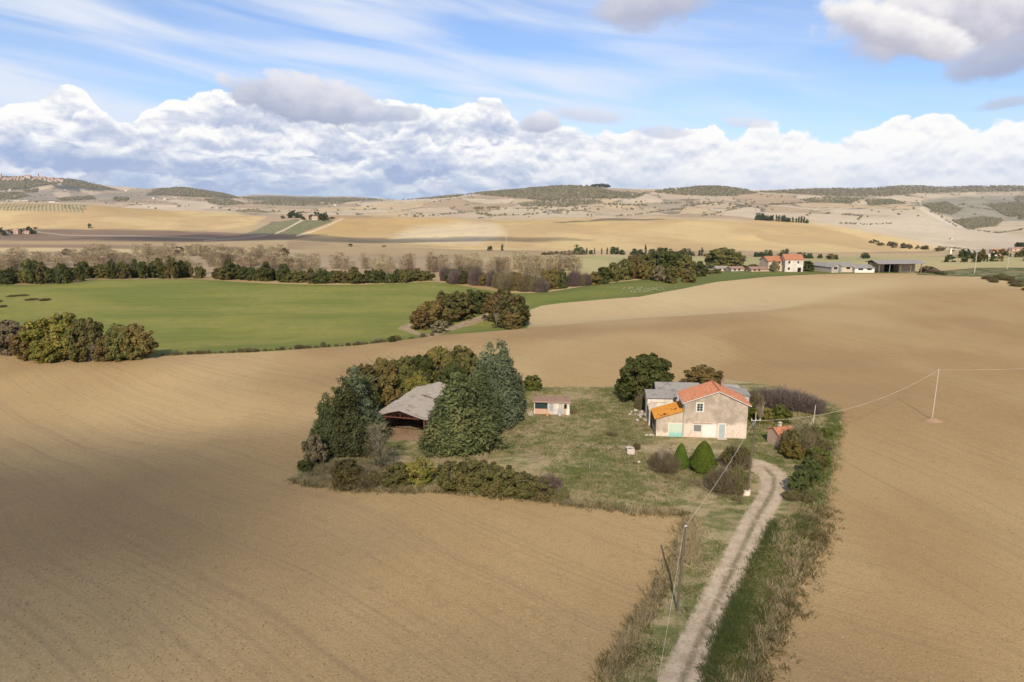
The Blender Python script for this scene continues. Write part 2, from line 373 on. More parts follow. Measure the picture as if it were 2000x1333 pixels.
# ------------------------------------------------------------------ haze, and unseen clouds added to cast shade
bm_v = np.array([(-1, 0, 0), (1, 0, 0), (1, 1, 0), (-1, 1, 0), (-1, 0, 1), (1, 0, 1), (1, 1, 1), (-1, 1, 1)], float)
bm_f = np.array([(0, 3, 2, 1), (4, 5, 6, 7), (0, 1, 5, 4), (1, 2, 6, 5), (2, 3, 7, 6), (3, 0, 4, 7)])
m, g = material('haze_air'); m.volume_intersection_method if hasattr(m, 'volume_intersection_method') else None
pv = g.node('VolumePrincipled', {'Color': (.82, .88, 1., 1), 'Density': 2.3e-5, 'Anisotropy': .2}); g.l.new(pv.outputs[0], g.out.inputs['Volume'])
HZ = dict(x=34000, y0=-200, y1=14800, z0=-60, z1=372)
hv = bm_v*np.array([HZ['x'], HZ['y1']-HZ['y0'], HZ['z1']-HZ['z0']])+np.array([0, HZ['y0'], HZ['z0']])
tag(link('haze', npmesh('haze', hv, bm_f, [m])), 'thin pale autumn haze over the whole valley', 'haze', kind='stuff')

m, g = material('shade_cloud_vapour')
pv = g.node('VolumePrincipled', {'Color': (1, 1, 1, 1), 'Density': .030, 'Anisotropy': .3}); g.l.new(pv.outputs[0], g.out.inputs['Volume'])
def shade_cloud(gx_, gy_, rx, ry, rz, label, hz=620., dens=None):
    """an added cloud out of view; the sun behind the camera throws its soft shadow on the ground at (gx_, gy_)"""
    k = hz/math.sin(R(SUN_EL)); a = R(SUN_AZ); e = R(SUN_EL)
    n, mm = 24, 48; th = np.linspace(0, math.pi, n); ph = np.linspace(0, 2*math.pi, mm, endpoint=False)
    T_, P_ = np.meshgrid(th, ph, indexing='ij'); rr_ = 1+.16*np.sin(P_*3+gx_)*np.sin(T_)+.10*np.sin(P_*5+gy_)*np.sin(T_)
    v = np.stack([np.sin(T_)*np.cos(P_)*rr_*rx, np.sin(T_)*np.sin(P_)*rr_*ry, np.cos(T_)*rz], -1).reshape(-1, 3)
    i = np.arange(n*mm).reshape(n, mm); j = np.roll(i, -1, 1)
    f = np.stack([i[:-1], i[1:], j[1:], j[:-1]], -1).reshape(-1, 4)
    o = link('cloud', npmesh('cloud', v, f, [m], smooth=True), loc=(gx_-math.sin(a)*math.cos(e)*k, gy_-math.cos(a)*math.cos(e)*k, hz))
    tag(o, label, 'cloud', kind='stuff')
shade_cloud(-70, 68, 56, 34, 9, 'unseen cloud added to shade the left part of the bare field')
shade_cloud(-38, 56, 30, 15, 5, 'small unseen cloud scrap added beside the shading cloud')
shade_cloud(-8, 40, 50, 10, 5, 'thin unseen cloud wisp added to shade the nearest ground')
shade_cloud(-34, 126, 30, 9, 3, 'thin unseen cloud wisp added to shade the field behind the barn')
shade_cloud(-420, 1350, 520, 130, 20, 'flat unseen cloud added to shade the valley floor', 640.)
shade_cloud(250, 2150, 300, 110, 20, 'flat unseen cloud added to shade the golden hill crest', 640.)
# ------------------------------------------------------------------ ground sheet
YARD = [(574,934),(585,915),(604,893),(612,850),(640,800),(690,752),(760,722),(850,716),(930,712),(1000,728),(1025,752),(1060,757),(1210,756),(1262,748),(1330,746),(1420,741),(1500,752),(1570,768),(1612,783),(1641,797),(1642,830),(1630,885),(1618,950),(1607,990),(1596,1035),(1588,1062),(1560,1105),(1532,1165),(1508,1225),(1482,1280),(1462,1333),(1425,1430),(1405,1500),(1080,1500),(1120,1420),(1178,1333),(1205,1285),(1250,1213),(1290,1150),(1320,1085),(1340,1045),(1347,1022),(1335,1004),(1270,1001),(1200,997),(1120,986),(1060,977),(980,966),(900,961),(850,957),(760,958),(690,956),(630,950),(590,943)]
TRACK = [(1270,1390),(1285,1333),(1318,1265),(1350,1203),(1378,1150),(1405,1100),(1430,1050),(1452,1010),(1472,975),(1487,952),(1484,930),(1470,915),(1452,900),(1430,888),(1400,880),(1340,874),(1280,874),(1200,872),(1140,868),(1140,873),(1200,880),(1280,885),(1350,890),(1400,896),(1425,903),(1440,918),(1452,925),(1470,900),(1490,898),(1515,908),(1532,922),(1540,940),(1536,960),(1522,985),(1510,1010),(1497,1040),(1480,1075),(1462,1110),(1440,1160),(1420,1205),(1400,1255),(1385,1300),(1372,1333),(1352,1390)]
TRACK_MAIN = [(1255,1420),(1285,1333),(1318,1265),(1350,1203),(1378,1150),(1405,1100),(1430,1050),(1452,1010),(1474,975),(1488,950),(1484,932),(1462,915),(1440,905),(1418,897),(1425,886),(1455,893),(1490,900),(1517,911),(1534,925),(1541,942),(1536,962),(1522,985),(1510,1010),(1497,1040),(1480,1075),(1462,1110),(1440,1160),(1420,1205),(1400,1255),(1385,1300),(1372,1333),(1345,1420)]
TRACK_FAINT = [(1140,868),(1200,871),(1280,873),(1350,874),(1425,884),(1440,905),(1400,898),(1350,890),(1280,884),(1200,879),(1140,873)]
GREENF = [(-900,700),(-300,694),(-60,690),(0,668),(20,682),(60,697),(150,702),(300,697),(400,692),(500,688),(600,682),(700,675),(800,663),(860,655),(930,650),(1000,644),(1030,641),(1036,605),(1060,597),(1100,592),(1180,585),(1250,580),(1330,565),(1400,551),(1450,546),(1500,541),(1600,536),(1700,534.5),(1790,534),(1790,530),(1700,527),(1600,527),(1500,526),(1440,528),(1380,533),(1300,543),(1200,552),(1150,558),(1100,566),(1060,572),(1000,573),(940,565),(870,553),(835,551),(780,554),(700,557),(600,556),(520,554),(460,551),(420,548),(380,546),(170,546.5),(150,553),(60,557),(0,556),(-300,556),(-900,558)]
RIGHTV = [(1960,541),(1985,552),(2010,563),(2200,640),(2500,640),(2500,520),(1900,524),(1830,530),(1790,531),(1790,537),(1850,540),(1900,541)]
BANK = [(776,641),(800,631),(816,636),(808,646),(836,654),(868,640),(908,627),(940,616),(966,609),(970,617),(940,629),(900,641),(862,653),(838,660),(806,652),(790,647)]
US = np.concatenate([np.linspace(-2600, -350, 40)[:-1], np.arange(-350, 2351, 2.6), np.linspace(2350, 4600, 40)[1:]])
SS = S_INF(US)
ys = [5.0]
while ys[-1] < 14500:
    y = ys[-1]; ys.append(y*(1.02 if y < 38 else 1.0088 if y < 900 else 1.0085))
YG = np.array(ys)
gx = SS[None, :]*YG[:, None]; gy = np.repeat(YG[:, None], len(SS), 1)
gz = height(gx, gy)
ny, nx = gx.shape
x = gx.ravel(); y = gy.ravel(); z = gz.ravel()
pu, pv_ = project(x, y, z)
idx = np.nonzero((y > 28) & (y < 480))[0]
big = np.full(x.shape, 60., np.float32)
def full_sdf(poly):
    a = big.copy(); a[idx] = np.clip(sdf(poly, x[idx], y[idx]), -60, 60); return a
yardW = W(YARD, ymax=250); mainW = W(TRACK_MAIN, ymax=200); faintW = W(TRACK_FAINT, ymax=200)
sy = full_sdf(yardW)
st = full_sdf(mainW); sf = full_sdf(faintW)
sg = full_sdf(W(GREENF, ymin=120, ymax=700)); sb = full_sdf(W(BANK, ymin=120, ymax=400))
sr = full_sdf(W(RIGHTV, ymin=180, ymax=800))
# --- soil colours (bare clay fields: random pale and dark clays, broad darker patches at near left)
def cmix(a, b, t): return a+(b-a)*t[:, None]
col = np.tile(np.array([[.365, .255, .135]]), (len(x), 1))
f1 = fbm(x/30+2, y/46, 3, 4); f2 = fbm(x/9, y/14+4, 17, 3)
col = cmix(col, np.array([.28, .18, .09]), sstep(.50, .72, f1)*.65)
col = cmix(col, np.array([.43, .315, .18]), sstep(.50, .28, f1)*.6)
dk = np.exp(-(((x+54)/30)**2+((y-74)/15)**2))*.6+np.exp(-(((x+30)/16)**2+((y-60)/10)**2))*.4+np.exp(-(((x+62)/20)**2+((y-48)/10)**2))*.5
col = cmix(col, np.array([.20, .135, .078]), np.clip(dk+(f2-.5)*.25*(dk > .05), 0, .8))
# near valley & middle distance
midw = sstep(380, 480, y)
n1 = fbm(x/150, y/110, 5, 4)
col = cmix(col, cmix(np.tile([[.40, .295, .165]], (len(x), 1)), np.array([.30, .21, .12]), sstep(.42, .62, n1)), midw)
farw = sstep(2050, 2500, y)
# far parcels: jittered cells
def cells(x, y, cs, seed):
    wx = x+(fbm(x/500, y/500, seed+5, 3)-.5)*320; wy = y*.55+(fbm(x/500+8, y/500, seed+6, 3)-.5)*320
    cxi = np.floor(wx/cs); cyi = np.floor(wy/cs); best = np.full(x.shape, 1e9); sec = best.copy(); idv = np.zeros(x.shape)
    for a in (-1, 0, 1):
        for b in (-1, 0, 1):
            ca = cxi+a; cb = cyi+b
            r1 = np.sin(ca*12.99+cb*78.23+seed)*43758.5; r1 -= np.floor(r1); r2 = np.sin(ca*39.3+cb*11.13+seed)*24634.6; r2 -= np.floor(r2)
            d = (wx-(ca+r1)*cs)**2+(wy-(cb+r2)*cs)**2
            nb = d < best; sec = np.where(nb, best, np.minimum(sec, d)); idv = np.where(nb, r1*.61+r2*.39, idv); best = np.where(nb, d, best)
    return idv, np.sqrt(sec)-np.sqrt(best)
cid, cedge = cells(x, y, 330., 3.)
pal = np.array([[.43, .335, .225], [.47, .375, .26], [.36, .262, .165], [.44, .33, .195], [.31, .25, .17], [.45, .36, .24], [.40, .31, .20]])
ci_ = np.floor(np.clip(cid, 0, .999)*97).astype(int) % 7
farcol = pal[ci_]
farcol = farcol*(1+.22*(fbm(x/90, y/90, 41, 3)-.5))[:, None]
farcol = cmix(farcol, np.array([.15, .135, .085]), (cedge < 17)*.85*(fbm(x/130, y/130, 61, 2) > .43)*sstep(2700, 3300, y))
col = cmix(col, farcol, farw)
def paint(poly, c, y0, y1, amt=1., soft=6., ns=0., fn=None):
    """colour a field outlined in the photo, between two forward distances"""
    global col
    P_ = np.asarray(poly, float)
    s_ = (pu > P_[:, 0].min()-40) & (pu < P_[:, 0].max()+40) & (y > y0) & (y < y1) & (pv_ > P_[:, 1].min()-12) & (pv_ < P_[:, 1].max()+12)
    k = np.nonzero(s_)[0]
    if len(k) == 0: return
    uu = pu[k]+(fbm(x[k]/60, y[k]/90, 77, 3)-.5)*ns*3; vv = pv_[k]+(fbm(x[k]/60+9, y[k]/90, 78, 3)-.5)*ns
    d = sdf(poly, uu, vv*1.0); w = np.clip(.5-d/soft, 0, 1)*amt
    cc = np.array(c)[None, :]*np.ones((len(k), 1))
    if fn is not None: cc = fn(k, cc)
    col[k] = col[k]+(cc-col[k])*w[:, None]
def mottle(amp, sx, sy_, seed=9, c2=None):
    def f(k, cc):
        n = fbm(x[k]/sx, y[k]/sy_, seed, 4)
        if c2 is not None: return cc+(np.array(c2)-cc)*sstep(.38, .62, n)[:, None]
        return cc*(1+amp*(n-.5))[:, None]
    return f
GOLD = (.50, .365, .175); GOLD2 = (.405, .272, .115)
# the long golden hill and the hills on the left
paint([(655,428),(1500,426),(1600,432),(1850,480),(1900,500),(1700,503),(1300,499),(1000,494),(760,483),(560,470),(600,450)], GOLD, 1080, 2450, 1, 6, 2, mottle(0, 150, 260, 9, (.43, .30, .145)))
paint([(655,428),(900,427),(1050,429),(960,437),(800,452),(640,463),(560,466),(610,448)], GOLD2, 1200, 2450, .85, 8, 3)
paint([(1010,430),(1330,431),(1300,440),(1230,452),(1130,446),(1060,438)], GOLD2, 1200, 2450, .55, 14, 5)
paint([(800,447),(900,434),(970,436),(990,460),(930,478),(760,470)], (.54, .44, .28), 1200, 2300, .8, 16, 4)
paint([(-900,396),(175,396),(300,404),(440,416),(520,424),(480,450),(300,452),(0,447),(-900,447)], GOLD, 1700, 2800, 1, 6, 2, mottle(0, 150, 220, 19, (.43, .30, .145)))
paint([(176,400),(240,402),(330,412),(380,424),(330,428),(240,416),(190,410)], GOLD2, 1900, 2800, .8, 8, 2)
# valley floor strips on the left
paint([(-900,449),(60,447),(300,450),(470,456),(640,459),(560,468),(300,478),(0,470),(-900,470)], (.185, .125, .085), 1000, 1900, .95, 4, 2, mottle(.3, 100, 300))
paint([(-900,470),(150,471),(420,474),(700,470),(900,484),(700,487),(400,482),(200,478),(-900,476)], (.36, .26, .14), 900, 1600, .9, 4, 2)
paint([(-900,476),(200,478),(380,482),(300,487),(100,484),(-900,483)], (.22, .155, .10), 800, 1500, .8, 3, 2)
paint([(-900,484),(90,485),(300,488),(520,491),(420,496),(100,492),(-900,491)], (.47, .36, .19), 700, 1500, .95, 3, 1)
paint([(-900,491),(100,493),(420,497),(640,492),(900,496),(1000,530),(-900,560)], (.30, .225, .145), 500, 1300, .9, 4, 2, mottle(.3, 60, 100))
paint([(560,470),(760,484),(960,491),(1100,497),(1050,508),(800,505),(640,496),(560,488)], (.33, .25, .135), 800, 1500, .9, 4, 2, mottle(0, 90, 120, 33, (.27, .195, .11)))
paint([(1110,512),(1080,500),(1250,500),(1500,503),(1800,503),(2100,500),(2600,500),(2600,540),(1100,560),(1060,530)], (.305, .28, .125), 500, 1100, .95, 5, 3, mottle(0, 80, 60, 35, (.37, .315, .15)))
paint([(1700,498),(1860,497),(1880,512),(2000,516),(2300,520),(2300,532),(1800,528)], (.38, .31, .15), 480, 1100, .5, 6, 3)
# light chalky sweep at the foot of the right-hand hills
paint([(1560,434),(1700,428),(1800,422),(1860,440),(2000,462),(2300,470),(2300,500),(1950,488),(1880,494),(1780,470),(1650,444)], (.50, .415, .30), 1500, 4200, .8, 10, 4)
# grey-green fields of the far right, cloud shade painted into their colour
paint([(1800,392),(1840,386),(2300,372),(2300,420),(2000,440),(1890,447),(1860,425),(1815,410)], (.20, .195, .135), 3500, 8000, .85, 5, 5, mottle(0, 90, 120, 43, (.27, .245, .175)))
paint([(1795,400),(1812,410),(1850,432),(1880,446),(1868,446),(1830,430),(1798,412)], (.56, .49, .38), 3000, 6500, .7, 5, 6)
# hill of the town and the slopes under it
paint([(-400,340),(90,345),(200,366),(235,372),(150,374),(90,366),(40,372),(-400,376)], (.075, .085, .075), 5200, 8300, .95, 3, 5)  # dark woods, with the hill's cloud shade put into the colour
paint([(-400,376),(60,370),(150,375),(330,378),(300,392),(100,398),(-400,398)], (.27, .215, .17), 4000, 8000, .75, 4, 5, mottle(0, 120, 120, 44, (.20, .19, .15)))
paint([(60,368),(100,361),(108,365),(80,372)], (.50, .39, .24), 5000, 8000, .9, 2, 1)
paint([(100,376),(132,375),(140,382),(115,388)], (.46, .36, .25), 4500, 8000, .8, 2, 1)
paint([(155,369),(200,377),(180,382),(158,376)], (.46, .36, .25), 4500, 8000, .8, 2, 1)
paint([(285,382),(300,370),(360,364),(430,374),(470,388),(420,386),(350,384)], (.10, .105, .07), 5000, 9000, .9, 3, 4)
paint([(460,392),(500,382),(560,384),(700,387),(760,392),(640,398),(560,402),(500,398)], (.12, .125, .10), 6500, 14500, .85, 4, 4)
WOODS = [
 (1500, [(905,378),(960,370),(1030,363),(1100,360),(1170,366),(1190,374),(1260,380),(1240,388),(1150,388),(1060,392),(1000,386),(930,380)]),
 (260, [(1010,398),(1060,392),(1160,390),(1180,398),(1100,404),(1020,404)]),
 (620, [(1275,376),(1340,364),(1400,360),(1450,368),(1475,378),(1430,384),(1340,382)]),
 (160, [(800,390),(830,384),(870,382),(905,378),(905,384),(860,388)]),
 (1300, [(1475,376),(1560,370),(1640,368),(1700,366),(1750,362),(1850,362),(2010,364),(2010,374),(1900,376),(1800,378),(1730,384),(1640,384),(1560,380)]),
 (300, [(1690,392),(1740,390),(1770,398),(1700,402)]),
 (260, [(1560,390),(1620,386),(1690,388),(1660,398),(1580,396)]),
 (420, [(1800,400),(1850,395),(1880,410),(1860,420),(1830,415)]),
 (520, [(1860,432),(1920,425),(1960,430),(1945,442),(1890,448)]),
 (420, [(1925,400),(1990,395),(2020,420),(1970,425)]),
 (260, [(1980,385),(2020,380),(2020,430),(1990,430)]),
 (1500, [(-20,346),(90,347),(150,352),(205,366),(228,371),(150,366),(100,360),(40,370),(-20,372)]),
 (300, [(-20,378),(40,376),(60,384),(30,390),(-20,392)]),
 (120, [(45,371),(75,369),(72,376),(48,377)]),
 (160, [(110,388),(180,384),(190,390),(120,393)]),
 (60, [(222,388),(250,386),(250,392),(224,393)]),
 (1200, [(288,381),(310,370),(360,365),(420,373),(450,382),(470,388),(420,386),(350,383)]),
 (260, [(400,390),(440,388),(480,398),(440,402),(410,398)]),
 (300, [(480,398),(560,392),(640,395),(700,393),(640,402),(560,403)]),
 (120, [(455,415),(490,411),(530,418),(500,420)]),
 (900, [(470,388),(520,384),(600,386),(700,388),(750,390),(640,397),(560,398),(500,396)])]
for _n, _p in WOODS:
    paint(_p, (.15, .135, .085), 2300, 14500, .8 if _n > 400 else .55, 3, 5, mottle(0, 60, 90, 47, (.26, .215, .14)))
# vineyards
def rows_(ang, sp, c2, w=.5):
    def f(k, cc):
        t = (x[k]*math.cos(ang)+y[k]*math.sin(ang))/sp; t -= np.floor(t)
        return cc+(np.array(c2)-cc)*((t < w)[:, None])
    return f
paint([(-400,392),(172,400),(163,416),(100,413),(-400,408)], (.17, .15, .07), 2000, 2800, .95, 2, 0, rows_(0, 13.5, (.40, .31, .17)))
KN1 = [(475,458),(500,450),(528,436),(536,423),(548,425),(580,428),(590,432),(545,458)]
KN2 = [(545,458),(592,431),(615,429),(652,431),(640,437),(600,452),(578,461)]
paint(KN1, (.13, .135, .065), 1500, 2300, .95, 2, 0, rows_(.5, 9, (.23, .21, .12), .4))
paint(KN2, (.125, .13, .06), 1500, 2300, .95, 2, 0, rows_(.5, 9, (.20, .185, .10), .4))
for ln in ([(538,457),(560,447),(578,437),(598,427)], [(580,461),(610,453),(640,441),(668,428)], [(400,470),(470,466),(520,460)], [(60,452),(130,460),(250,461),(420,466)]):
    k = np.nonzero((pu > 20) & (pu < 700) & (y > 1000) & (y < 2300))[0]
    d = linedist(ln, pu[k], pv_[k]); w = np.clip(1.5-d/1.1, 0, 1)*(.85 if ln[0][0] > 500 else .3); col[k] = col[k]+(np.array([.60, .50, .36])-col[k])*w[:, None]
# pale sweep of the nearer right field, sunlit slope painted lighter, crest shade darker
k = np.nonzero((y > 170) & (y < 360) & (sg > -2))[0]
yc_ = np.interp(pu[k], [980, 1035, 1250, 1480, 1640, 1800], [180, 183, 197, 209, 222, 240]); w = sstep(yc_-1, yc_+5+sstep(1480, 1750, pu[k])*50, y[k])*sstep(980, 1030, pu[k])*(1-.45*sstep(260, 310, y[k]))
col[k] = col[k]+(np.array([.50, .39, .245])*(1+.18*(fbm(x[k]/30, y[k]/30, 88, 3)-.5))[:, None]-col[k])*(w*.75)[:, None]
k = np.nonzero((y > 120) & (y < 215) & (sg > -1) & (x > -20))[0]
cl = np.interp(pu[k], [900, 1000, 1100, 1250, 1480, 1600], [662, 650, 643, 634, 622, 622]); w = np.exp(-((pv_[k]-cl-8)/11)**2)*sstep(880, 1020, pu[k])*(1-sstep(1350, 1620, pu[k]))
col[k] = col[k]+(np.array([.30, .195, .10])-col[k])*(w*.6)[:, None]
nr_ = 1-.05*(1-sstep(330, 480, y)); nw_ = (1-sstep(330, 480, y))[:, None]; col = col*nr_[:, None]*(1+nw_*(np.array([1.02, 1.0, .87])-1))
col = np.clip(col, .01, .9)

# --- material shared by the whole sheet
m, g = material('open_country_ground')
geo = g.node('NewGeometry'); pos = geo.outputs['Position']
sp = g.node('SeparateXYZ'); g.l.new(pos, sp.inputs[0]); px_, py_, pz_ = sp.outputs
base = g.attr('Col', 0)
n_big = g.noise(g.map(pos, sc=(.12, .07, .1)), 1., 4, .6)
n_mid = g.noise(pos, .9, 4, .6); n_fin = g.noise(pos, 5., 3, .65)
nearw = g.sm(py_, 420, 120)
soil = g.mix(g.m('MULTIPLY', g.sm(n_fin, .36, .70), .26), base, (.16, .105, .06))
soil = g.mix(g.m('MULTIPLY', g.sm(n_fin, .52, .30), .14), soil, (.52, .41, .28))
soil = g.mix(g.m('MULTIPLY', g.sm(n_mid, .50, .72), .22), soil, (.19, .125, .07))
# drill and tractor lines sweep across the field
rgt = g.sm(px_, 36, 37)
ls = g.node('SeparateXYZ'); g.l.new(g.map(g.xyz(g.m('SUBTRACT', g.m('MULTIPLY', px_, g.lin(rgt, 0, 1, .60, .94)), g.m('MULTIPLY', py_, g.lin(rgt, 0, 1, -.80, -.33))), g.m('ADD', px_, py_), 0.)), ls.inputs[0])
warp = g.m('MULTIPLY', g.m('SUBTRACT', g.noise(pos, .016, 2, .5), .5), 16.)
lw = g.m('FRACT', g.m('MULTIPLY', g.m('ADD', ls.outputs[0], warp), .17))
lines = g.m('MULTIPLY', g.sm(g.m('ABSOLUTE', g.m('SUBTRACT', lw, .5)), .06, .0), g.m('MULTIPLY', g.sm(n_big, .38, .58), .30))
fine = g.noise(g.xyz(g.m('MULTIPLY', g.m('ADD', ls.outputs[0], warp), 1.7), g.m('MULTIPLY', ls.outputs[1], .05), 0.), 1., 3, .6)
soil = g.mix(lines, soil, (.20, .14, .085))
soil = g.mix(g.m('MULTIPLY', g.sm(fine, .46, .64), .24), soil, (.20, .14, .085))
soilc = g.mix(nearw, base, soil)
far_n = g.noise(pos, .035, 5, .65)
soilc = g.mix(g.m('MULTIPLY', g.m('MULTIPLY', g.sm(far_n, .5, .7), .25), g.sm(py_, 350, 900)), soilc, (.20, .145, .085))
# wobble for every edge
wob = g.m('ADD', g.m('MULTIPLY', g.m('SUBTRACT', n_mid, .5), 1.6), g.m('MULTIPLY', g.m('SUBTRACT', n_fin, .5), .8))
wob2 = g.m('MULTIPLY', g.m('SUBTRACT', g.noise(pos, .18, 3, .6), .5), 4.)
# green wheat field
gf = g.mix(g.sm(g.noise(g.map(pos, sc=(.02, .045, 1)), 1., 4, .6), .38, .62), (.140, .158, .034), (.205, .195, .048))
gf = g.mix(g.m('MULTIPLY', g.sm(g.noise(pos, .35, 4, .6), .42, .68), .4), gf, (.105, .128, .030))
trm = g.m('ABSOLUTE', g.m('SUBTRACT', g.m('FRACT', g.m('MULTIPLY', g.m('ADD', g.m('ADD', py_, g.m('MULTIPLY', px_, .12)), g.m('MULTIPLY', g.m('SUBTRACT', g.noise(pos, .012, 2, .5), .5), 30.)), .072)), .5))
gf = g.mix(g.m('MULTIPLY', g.sm(trm, .05, .01), .35), gf, (.20, .165, .075))
gf = g.mix(g.m('MULTIPLY', g.sm(g.noise(g.map(pos, sc=(.03, .5, 1)), 1., 4, .65), .50, .70), .4), gf, (.22, .19, .075))
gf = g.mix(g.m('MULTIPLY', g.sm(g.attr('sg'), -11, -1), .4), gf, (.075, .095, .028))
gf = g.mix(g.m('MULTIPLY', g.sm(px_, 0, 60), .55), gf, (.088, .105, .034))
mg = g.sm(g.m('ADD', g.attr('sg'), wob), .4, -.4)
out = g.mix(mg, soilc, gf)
# rough grass at the right-hand verge
rv_ = g.mix(g.sm(g.noise(pos, .25, 4, .6), .42, .6), (.07, .085, .028), (.21, .175, .09))
out = g.mix(g.sm(g.m('ADD', g.attr('sr'), wob), .5, -.5), out, rv_)
bk = g.mix(g.sm(n_mid, .4, .6), (.36, .27, .17), (.24, .17, .10))
out = g.mix(g.sm(g.m('ADD', g.attr('sb'), wob), .4, -.4), out, bk)
# farmyard: patches of green, straw and bare reddish earth
y1 = g.noise(g.map(pos, sc=(.10, .16, 1)), 1., 5, .62, .8); y2 = g.noise(g.map(pos, sc=(.5, .8, 1), loc=(3, 9, 0)), 1., 4, .6); y3 = g.noise(pos, 3.4, 4, .7)
yc = g.mix(g.sm(g.m('ADD', g.m('MULTIPLY', y1, .65), g.m('MULTIPLY', y2, .35)), .43, .56), (.125, .13, .042), (.33, .26, .14))
yc = g.mix(g.m('MULTIPLY', g.sm(g.noise(pos, .16, 4, .6), .54, .68), .7), yc, (.30, .215, .135))
yc = g.mix(g.m('MULTIPLY', g.sm(y3, .45, .68), .5), yc, (.085, .08, .036))
yc = g.mix(g.m('MULTIPLY', g.sm(y3, .50, .30), .35), yc, (.30, .25, .13))
out = g.mix(g.sm(g.m('ADD', g.attr('sy'), g.m('MULTIPLY', wob, .6)), .25, -.25), out, yc)
# dirt track: pale wheel ruts and a darker crown
tr = g.mix(g.sm(n_mid, .35, .65), (.47, .37, .26), (.37, .285, .195))
tr = g.mix(g.m('MULTIPLY', g.sm(n_fin, .45, .65), .35), tr, (.20, .15, .10))
crown = g.m('MULTIPLY', g.sm(g.m('ABSOLUTE', g.m('ADD', g.attr('tc'), g.m('MULTIPLY', wob, .25))), .42, .05), g.sm(n_mid, .30, .52))
tr = g.mix(g.m('MULTIPLY', crown, .6), tr, (.16, .13, .08))
out = g.mix(g.sm(g.m('ADD', g.attr('st'), g.m('MULTIPLY', wob, .38)), .25, -.25), out, tr)
out = g.mix(g.m('MULTIPLY', g.sm(g.m('ADD', g.attr('sf'), g.m('MULTIPLY', wob, .8)), .5, -.5), .6), out, tr)
bh = g.m('ADD', g.m('MULTIPLY', n_fin, .7), g.m('MULTIPLY', g.noise(pos, 14., 2, .6), .45))
bh = g.m('ADD', bh, g.m('MULTIPLY', n_mid, .5))
finish(g, out, .95, g.bump(bh, .55, .14), .08)
GROUND_MAT = m
# centre line of the track for the crown
TL_ = W([(1300,1420),(1330,1333),(1360,1265),(1386,1205),(1410,1155),(1434,1105),(1455,1060),(1476,1015),(1495,985),(1511,955),(1512,932),(1495,915)], ymax=200)
tcv = np.full(x.shape, 9., np.float32); kk_ = np.nonzero((y > 20) & (y < 110) & (x > -5) & (x < 60))[0]; tcv[kk_] = linedist(TL_, x[kk_], y[kk_])
V = np.stack([x, y, z], 1)
q = np.arange(ny*nx).reshape(ny, nx)
F4 = np.stack([q[:-1, :-1].ravel(), q[:-1, 1:].ravel(), q[1:, 1:].ravel(), q[1:, :-1].ravel()], 1)
fc_ = F4[:, 0]
isT = st[F4].mean(1) < 0; isY = (sy[F4].mean(1) < 0) & ~isT
isG = (sg[F4].mean(1) < 0) & ~isT & ~isY; fy_ = y[F4].mean(1)
isR = (sr[F4].mean(1) < 0) & ~isG
isM = (fy_ > 430) & (fy_ < 2700) & ~isG & ~isR; isH = fy_ >= 2700
isP = ~(isT | isY | isG | isM | isH | isR)
def region(name, mask, label):
    f = F4[mask]; used = np.unique(f); re = np.zeros(len(V), np.int64); re[used] = np.arange(len(used))
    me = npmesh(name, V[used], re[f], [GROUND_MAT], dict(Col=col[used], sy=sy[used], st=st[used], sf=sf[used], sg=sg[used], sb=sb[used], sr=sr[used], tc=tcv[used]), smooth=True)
    return tag(link(name, me), label, None, kind='structure')
region('dirt_track', isT, 'pale dirt track with a dark grassy crown leading to the farmhouse')
region('farmyard_ground', isY, 'patchy green and straw coloured grass of the farmyard and track verges')
region('green_field', isG, 'bright green sown field in the shallow dip beyond the farm')
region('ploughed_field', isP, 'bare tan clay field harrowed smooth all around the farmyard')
region('rough_verge_ground', isR, 'rough grass ground past the right edge of the bare field')
region('valley_fields', isM, 'golden and brown fields of the valley floor and the low hill behind')
region('hills', isH, 'far pale hills patched with fields and dark woods')
del V, F4, q
# ------------------------------------------------------------------ foliage
def unit(a): return a/np.maximum(np.linalg.norm(a, axis=-1, keepdims=True), 1e-9)
def leafmat(name, c, c2, trans=.3):
    m, g = material(name)
    v = g.attr('v'); oi = g.node('ObjectInfo')
    col = g.mix(v, tuple(k*.62 for k in c), tuple(k*1.35 for k in c))
    tc = g.node('TexCoord'); n = g.noise(tc.outputs['Object'], 2.1, 3, .6)
    col = g.mix(g.m('MULTIPLY', g.sm(n, .46, .66), .8), col, c2)
    hsv = g.node('HueSaturation', {'Saturation': 1., 'Value': 1.}); g.l.new(col, hsv.inputs['Color'])
    g.l.new(g.lin(oi.outputs['Random'], 0, 1, .482, .518), hsv.inputs['Hue']); g.l.new(g.lin(oi.outputs['Random'], 0, 1, .85, 1.18), hsv.inputs['Value'])
    d = g.node('BsdfDiffuse'); t = g.node('BsdfTranslucent'); mx = g.node('MixShader', {0: trans})
    g.l.new(hsv.outputs[0], d.inputs[0]); g.l.new(hsv.outputs[0], t.inputs[0]); g.l.new(d.outputs[0], mx.inputs[1]); g.l.new(t.outputs[0], mx.inputs[2]); g.l.new(mx.outputs[0], g.out.inputs[0])
    return m
